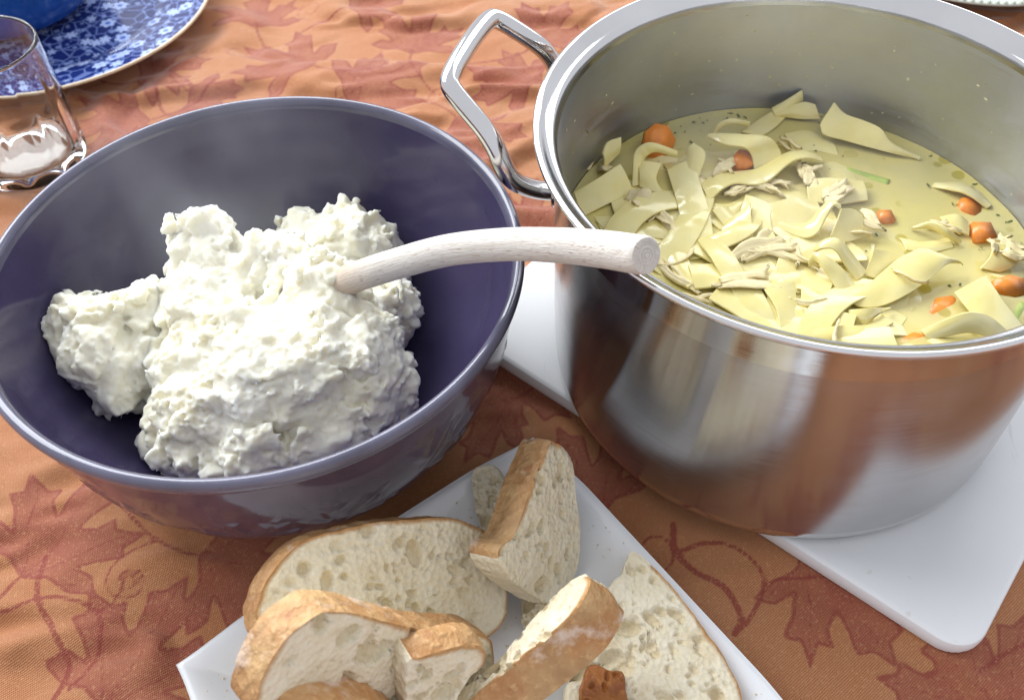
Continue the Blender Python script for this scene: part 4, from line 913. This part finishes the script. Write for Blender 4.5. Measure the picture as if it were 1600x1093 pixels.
# ------------------------------------------------------------------ bread
def slice_of_bread(name, label, outline, anchors, thick, crust=None, mat_crust='crust', seed=0, holes=70, mat_crumb='crumb', bulge=0.07, cat='bread', nseg=220, rings=46, rough=0.10):
    if len(anchors) == 3:
        a, b, c = [at(*q) for q in anchors]
        nrm = np.cross(b - a, c - a); nrm /= np.linalg.norm(nrm)
        if nrm @ (_o - a) < 0: nrm = -nrm
        floor = None
    else:
        (ax, ay), (er, eu, ew), floor = anchors[0][:2], anchors[0][2:], anchors[1]
        vd = ray(ax, ay); vd = vd / np.linalg.norm(vd)
        E = er * _r2 + eu * _u2 + ew * vd; nrm = -E / np.linalg.norm(E); a = at(ax, ay, 3.0)
    for it in range(8):
        pts = []
        for x, y in outline:
            d = ray(x, y); pts.append(_o + d * (((a - _o) @ nrm) / (d @ nrm)))
        pts = np.array(pts); N0 = len(pts)
        if floor is None: break
        low = min(pts[:, 2].min(), (pts[:, 2] - nrm[2] * thick).min()); a = at(ax, ay, a[2] + (floor - low))
    if 0: print(label, 'z', pts[:, 2].min().round(2), pts[:, 2].max().round(2), 'n', nrm.round(2), 'size', np.ptp(pts, axis=0).round(1))
    cr = np.ones(N0) if crust is None else np.array([1.0 if k in crust else 0.0 for k in range(N0)])
    Q = catmull(np.c_[pts, cr * 1.0], N0 * 24, closed=True); Q = resample(Q, nseg, closed=True)
    ring, cm = Q[:, :3], np.clip(Q[:, 3], 0, 1)
    cen = ring.mean(0); e1 = ring[0] - cen; e1 /= np.linalg.norm(e1); e2 = np.cross(nrm, e1)
    out = ring - cen; L = np.linalg.norm(out, axis=1)
    wig = rough * fbm(ring / 0.8, 3, 60 + seed) + np.where(cm < .5, .07 * fbm(ring / .22, 2, 70 + seed), 0)
    ring = ring + out / L[:, None] * wig[:, None]
    R = np.random.default_rng(seed)
    f = np.r_[np.linspace(0, .94, rings - 4), .965, .985, .995, 1.0]
    G = cen + (ring[None] - cen) * f[:, None, None]
    flat2 = np.stack([(G - cen) @ e1, (G - cen) @ e2], -1)
    ed = (1 - f)[:, None] * L[None]
    pit = np.zeros(G.shape[:2])
    holes = int(holes * 1.7)
    hp = ring[R.integers(0, nseg, holes)] - cen; hp = cen + hp * np.sqrt(R.random(holes))[:, None] * .93
    for k in range(holes):
        h2 = np.array([(hp[k] - cen) @ e1, (hp[k] - cen) @ e2]); r = float(np.clip(R.lognormal(-2.45, .62), .045, .36)); an = R.uniform(0, 3.14); st = R.uniform(1, 1.9)
        dx = flat2[..., 0] - h2[0]; dy = flat2[..., 1] - h2[1]
        q = np.hypot((dx * math.cos(an) + dy * math.sin(an)) / st, -dx * math.sin(an) + dy * math.cos(an)) / r
        pit = np.maximum(pit, np.where(q < 1, np.sqrt(np.maximum(0, 1 - q * q)), 0) * min(r * 1.5, .45))
    nz = fbm(G.reshape(-1, 3) / .28, 3, 80 + seed).reshape(pit.shape)
    lowz = fbm(G.reshape(-1, 3) / 2.0, 2, 85 + seed).reshape(pit.shape)
    drop = pit + .05 * np.maximum(0, nz) * 1.4 - .12 * lowz + .07 * smooth(f, .97, 1.0)[:, None]
    drop = drop * (1 - smooth(f, .985, 1.0))[:, None] + (.06 * smooth(f, .985, 1.0))[:, None]
    V = G - nrm * drop[..., None]
    t = thing(name, label, cat, (cen[0], cen[1], max(0.8, (ring[:, 2] - nrm[2] * thick).min())), 'pieces of white bread on the square plate')
    nf = rings * nseg
    edge = np.where(cm[None] > .5, ed, 5.0)
    back = (cen + (ring[None] - cen) * np.array([0.001, .5, 1.0])[:, None, None]) - nrm * thick
    wob = fbm(ring / 1.2, 2, 66 + seed)
    lv = 12; band = []
    for k in range(lv):
        s = k / (lv - 1)
        p = ring - nrm * (0.06 + (thick - .06) * s) + out / L[:, None] * (bulge * math.sin(math.pi * s) * (1 + .5 * wob) + (.10 * fbm(ring / .55 + s * 2.0, 3, 99 + seed) + .10 * fbm(ring / 1.6 + s, 2, 55 + seed)) * math.sin(math.pi * s))[:, None]
        band.append(p)
    band = np.array(band)
    fb = grid_faces(lv, nseg, wrap_v=True)
    is_cr = cm[fb[:, 0] % nseg] > .5
    allV = np.vstack([V.reshape(-1, 3), back.reshape(-1, 3), band.reshape(-1, 3)])
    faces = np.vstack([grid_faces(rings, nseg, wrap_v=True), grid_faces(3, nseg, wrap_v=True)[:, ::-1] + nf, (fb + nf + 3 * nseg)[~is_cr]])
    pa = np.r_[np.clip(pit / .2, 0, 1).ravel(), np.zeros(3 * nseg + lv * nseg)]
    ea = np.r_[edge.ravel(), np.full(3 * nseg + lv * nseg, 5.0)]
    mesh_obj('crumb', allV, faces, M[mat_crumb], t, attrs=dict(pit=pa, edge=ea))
    if is_cr.any(): mesh_obj('crust', band.reshape(-1, 3), fb[is_cr], M[mat_crust], t)
    return t

slice_of_bread('bread_slice', 'rearmost bread slice lying open-faced beside the purple bowl',
    [(400, 968), (406, 932), (430, 888), (470, 848), (520, 830), (600, 816), (690, 808), (742, 820), (786, 850), (800, 884), (794, 930), (788, 968), (755, 1000), (680, 1025), (560, 1028), (430, 1008)],
    ((600, 900, -.7, .10, 1.25), 0.95), 1.4, seed=1, holes=110)
slice_of_bread('bread_slice', 'middle bread slice with wide floury crust between two others',
    [(406, 1078), (424, 1036), (451, 996), (485, 968), (515, 957), (568, 962), (626, 978), (690, 988), (748, 990), (772, 1010), (768, 1060), (740, 1120), (600, 1150), (420, 1130)],
    ((560, 1000, -1.15, 1.05, 1.3), 1.3), 1.45, seed=2, holes=90)
slice_of_bread('bread_slice', 'front bread slice at the bottom edge showing only golden crust',
    [(425, 1190), (440, 1145), (480, 1112), (545, 1104), (610, 1118), (655, 1160), (660, 1210), (640, 1270), (450, 1270)],
    ((550, 1150, -.8, 1.2, 1.3), 2.3), 2.0, seed=3, holes=50)
slice_of_bread('bread_piece', 'torn half slice standing at the top corner of the plate',
    [(864, 692), (847, 723), (831, 763), (815, 811), (803, 840), (783, 856), (785, 886), (815, 918), (851, 939), (874, 929), (902, 894), (908, 838), (902, 771), (892, 711)],
    ((850, 820, -1.5, .25, 1.1), 1.0), 1.5, crust={0, 1, 2, 3, 4, 5}, seed=4, holes=60)
slice_of_bread('bread_slice', 'slice on its side with flour-dusted crust up, lying diagonally',
    [(922, 905), (907, 940), (882, 972), (839, 1009), (779, 1056), (725, 1105), (680, 1150), (640, 1150), (700, 1094), (760, 1044), (800, 1006), (858, 937), (903, 898)],
    ((820, 1010, 1.6, -1.35, .9), 1.0), 2.1, crust={0, 1, 2, 3, 4, 5, 6}, seed=5, holes=30)
slice_of_bread('bread_slice', 'large pale slice lying flat along the right edge of the plate',
    [(991, 860), (1041, 906), (1072, 945), (1112, 997), (1140, 1040), (1160, 1093), (1168, 1150), (1110, 1200), (960, 1200), (890, 1150), (885, 1080), (905, 1020), (935, 960), (950, 918), (972, 894)],
    ((991, 860, 2.6), (1150, 1080, 2.3), (890, 1100, 2.3)), 1.3, crust={1, 2, 3, 4, 5, 6, 7, 8}, seed=6, holes=120)
slice_of_bread('bread_piece', 'small torn bread chunk between the middle and diagonal slices',
    [(640, 1034), (654, 1030), (697, 1014), (750, 1012), (758, 1036), (738, 1056), (712, 1095), (690, 1130), (640, 1130), (634, 1075)],
    ((690, 1060, -.5, .85, .9), 4.6), 1.2, crust={1, 2, 3, 4}, seed=7, holes=36, nseg=160, rings=34)
slice_of_bread('bread_piece', 'small crumbly bread scrap behind the standing half slice',
    [(738, 742), (752, 728), (772, 728), (785, 745), (788, 790), (770, 818), (750, 822), (742, 790)],
    ((740, 745, 2.6), (775, 728, 2.9), (760, 818, 2.3)), .8, crust=set(), seed=8, holes=24, nseg=120, rings=26, rough=.12)
slice_of_bread('bread_piece', 'yellowish bread scrap under the standing half slice',
    [(818, 930), (830, 925), (856, 940), (862, 955), (842, 975), (822, 975), (816, 950)],
    ((820, 930, 1.75), (860, 950, 1.8), (830, 975, 1.7)), .7, crust=set(), seed=9, holes=16, nseg=120, rings=24, rough=.12)
slice_of_bread('bread_crust', 'dark toasted crust scrap under the diagonal slice at the bottom',
    [(915, 1046), (935, 1038), (952, 1048), (972, 1050), (978, 1078), (982, 1120), (950, 1130), (912, 1125)],
    ((915, 1046, 2.75), (975, 1055, 2.7), (940, 1120, 2.8)), .22, seed=10, holes=8, nseg=120, rings=24, mat_crumb='crust_dark', mat_crust='crust_dark', rough=.15)

# crumbs of bread on the plate
def build_crumbs():
    R = random.Random(21); V = []; F = []
    c0 = np.array([-1.02, 12.25]); u, v = np.array([.806, .592]), np.array([.592, -.806])
    for k in range(90):
        px, py = R.choice(((920, 830), (950, 870), (735, 800), (800, 990), (370, 1070), (1000, 880), (720, 770), (330, 1050), (1180, 1060)))
        x, y = px + R.gauss(0, 22), py + R.gauss(0, 18); z = 1.0
        for it in range(6):
            c = at(x, y, z); q = c[:2] - c0; mm = max(abs(q @ u), abs(q @ v)) / 9.7; z = float(0.75 + 1.05 * smooth(np.array(mm), .70, 1.0) ** 1.1)
        if mm > .95: continue
        s_ = R.uniform(.015, .06); c = at(x, y, z + s_ * .5); b = len(V)
        for d in ((1, 0, 0), (0, 1, 0), (-1, 0, 0), (0, -1, 0), (0, 0, 1), (0, 0, -1)): V.append(c + np.array(d) * s_ * R.uniform(.5, 1.4))
        for a_, b_ in ((0, 1), (1, 2), (2, 3), (3, 0)): F += [[b + a_, b + b_, b + 4], [b + b_, b + a_, b + 5]]
    o = mesh_obj('bread_crumbs', V, F, M['crumb_bit']); tag(o, 'fine bread crumbs scattered on the square plate', 'crumbs', kind='stuff')
build_crumbs()

# ------------------------------------------------------------------ blue flowered plate with a cobalt bowl on it
QC = np.array([-36.5, 67.25, 0.0])
def build_blue():
    t = thing('flowered_plate', 'round blue and white flowered plate under the cobalt bowl', 'plate', QC)
    lathe('face', [(0.01, .75), (7.6, .75), (8.4, .85), (9.2, 1.15), (10.5, 1.5), (12.0, 1.8), (12.85, 1.98)], QC, M['calico'], t, dense=60)
    lathe('edge', [(12.85, 1.98), (12.98, 1.98), (13.05, 1.90), (13.02, 1.80), (12.9, 1.72)], QC, M['tan'], t)
    lathe('underside', [(12.9, 1.72), (11.0, 1.25), (8.6, .35), (8.3, .0), (7.8, .0), (7.6, .35), (.01, .4)], QC, M['white'], t)
    b = QC + np.array([-3.3, 1.2, 0.78])
    t2 = thing('cobalt_bowl', 'deep cobalt blue bowl standing on the flowered plate', 'bowl', b)
    lathe('outer_wall', [(5.2, .25), (6.0, .5), (6.7, 1.2), (7.3, 2.6), (7.75, 5), (8.0, 7.5)], b, M['cobalt'], t2, dense=40)
    lathe('foot_ring', [(5.2, .25), (5.1, .0), (4.7, .0), (4.6, .25), (.01, .3)], b, M['foot'], t2)
    lathe('rim', [(8.0, 7.5), (8.05, 7.7), (7.95, 7.85), (7.78, 7.8), (7.7, 7.5)], b, M['cobalt'], t2)
    lathe('inner_wall', [(7.7, 7.5), (7.4, 5), (6.8, 2.4), (5.5, 1.1), (.01, .8)], b, M['cobalt'], t2, dense=30)
build_blue()

# ------------------------------------------------------------------ faceted glass tumbler
def build_glass():
    c = np.array([-32.3, 49.7, 0.0])
    t = thing('glass_tumbler', 'clear faceted glass tumbler standing in front of the flowered plate', 'glass', c)
    def facet(T, r, z):
        k = smooth(z, .6, 1.3) * (1 - smooth(z, 4.3, 5.3))
        n = 10; a = np.mod(T, 2 * np.pi / n) - np.pi / n
        poly = r * math.cos(math.pi / n) / np.cos(a)
        return r * (1 - k) + (poly * 1.01) * k, z
    prof = [(0.01, .12), (2.2, .08), (2.9, .0), (3.3, .05), (3.55, .25), (3.62, .55), (3.62, 1.2), (3.62, 2.8), (3.60, 4.3), (3.58, 5.4), (3.57, 6.8), (3.57, 8.4), (3.52, 8.62), (3.45, 8.7), (3.38, 8.62), (3.36, 8.4), (3.36, 5.5), (3.34, 3.0), (3.30, 1.6), (3.1, 1.05), (2.3, .85), (.01, .8)]
    lathe('vessel', prof, c, M['glass'], t, seg=200, dense=150, fn=lambda T, r, z: tuple(np.where(r > 3.42, a_, b_) for a_, b_ in zip(facet(T, r, z), (r, z))))
build_glass()

# ------------------------------------------------------------------ pale plate with beaded edge at the upper right
def build_beaded():
    c = np.array([39.0, 76.6, 0.0])
    t = thing('beaded_plate', 'pale grey-green plate with beaded rim in the top right corner', 'plate', c)
    lathe('dish', [(0.01, .7), (7.5, .7), (8.5, 1.0), (11.2, 1.7), (11.9, 1.85), (12.0, 1.75), (11.8, 1.6), (9, .6), (8, 0), (7.4, 0), (7.2, .4), (.01, .45)], c, M['celadon'], t)
    bm = bmesh.new(); bmesh.ops.create_icosphere(bm, subdivisions=2, radius=.17 * S); me = bpy.data.meshes.new('bead'); bm.to_mesh(me); bm.free()
    for p in me.polygons: p.use_smooth = True
    me.materials.append(M['celadon'])
    for k in range(120):
        a = 2 * math.pi * k / 120; o = bpy.data.objects.new('bead', me); col.objects.link(o); o.parent = t
        o.location = Vector((11.75 * math.cos(a), 11.75 * math.sin(a), 1.86)) * S
build_beaded()

# ------------------------------------------------------------------ thin steam rising from the hot potatoes and the soup
def build_steam():
    t = NT('steam'); nt = t.t
    nt.nodes.remove(t.p)
    v = t.n('ShaderNodeVolumePrincipled'); v.inputs['Color'].default_value = (0.96, 0.97, 1, 1); v.inputs['Anisotropy'].default_value = 0.2
    tc = t.coord(scale=(1, 1, 0.55)); nz = t.noise(tc, 20, 2)
    ln = t.n('ShaderNodeVectorMath'); ln.operation = 'LENGTH'; t.l(t.coord(scale=(12.0, 12.0, 22.0)), ln.inputs[0])
    t.l(t.math('MULTIPLY', t.rng(nz, 0.42, 0.74, 0.0, 5.5), t.rng(ln.outputs['Value'], 0.25, 0.95, 1.0, 0.0)), v.inputs['Density']); t.l(v.outputs[0], t.out.inputs['Volume'])
    for c, rx, rz, z0, lab in ((BC + np.array([-2.0, 1.5, 0]), 7.5, 4.6, 12.5, 'faint steam drifting over the mashed potatoes'), (PC, 8.8, 3.6, 13.0, 'faint steam drifting over the noodle soup')):
        bm = bmesh.new(); bmesh.ops.create_icosphere(bm, subdivisions=4, radius=1.0)
        V = np.array([q.co[:] for q in bm.verts]); F = np.array([[q.index for q in f.verts] for f in bm.faces]); bm.free()
        V = V * (1 + .18 * fbm(V * 2.0, 2, 3))[:, None] * np.array([rx, rx, rz]) + np.array([c[0], c[1], z0])
        o = mesh_obj('steam', V, F, t.m, origin=(c[0], c[1], z0)); tag(o, lab, 'steam', kind='stuff')
build_steam()
scene.cycles.volume_step_rate = 4.0; scene.cycles.volume_max_steps = 24; scene.cycles.volume_bounces = 0
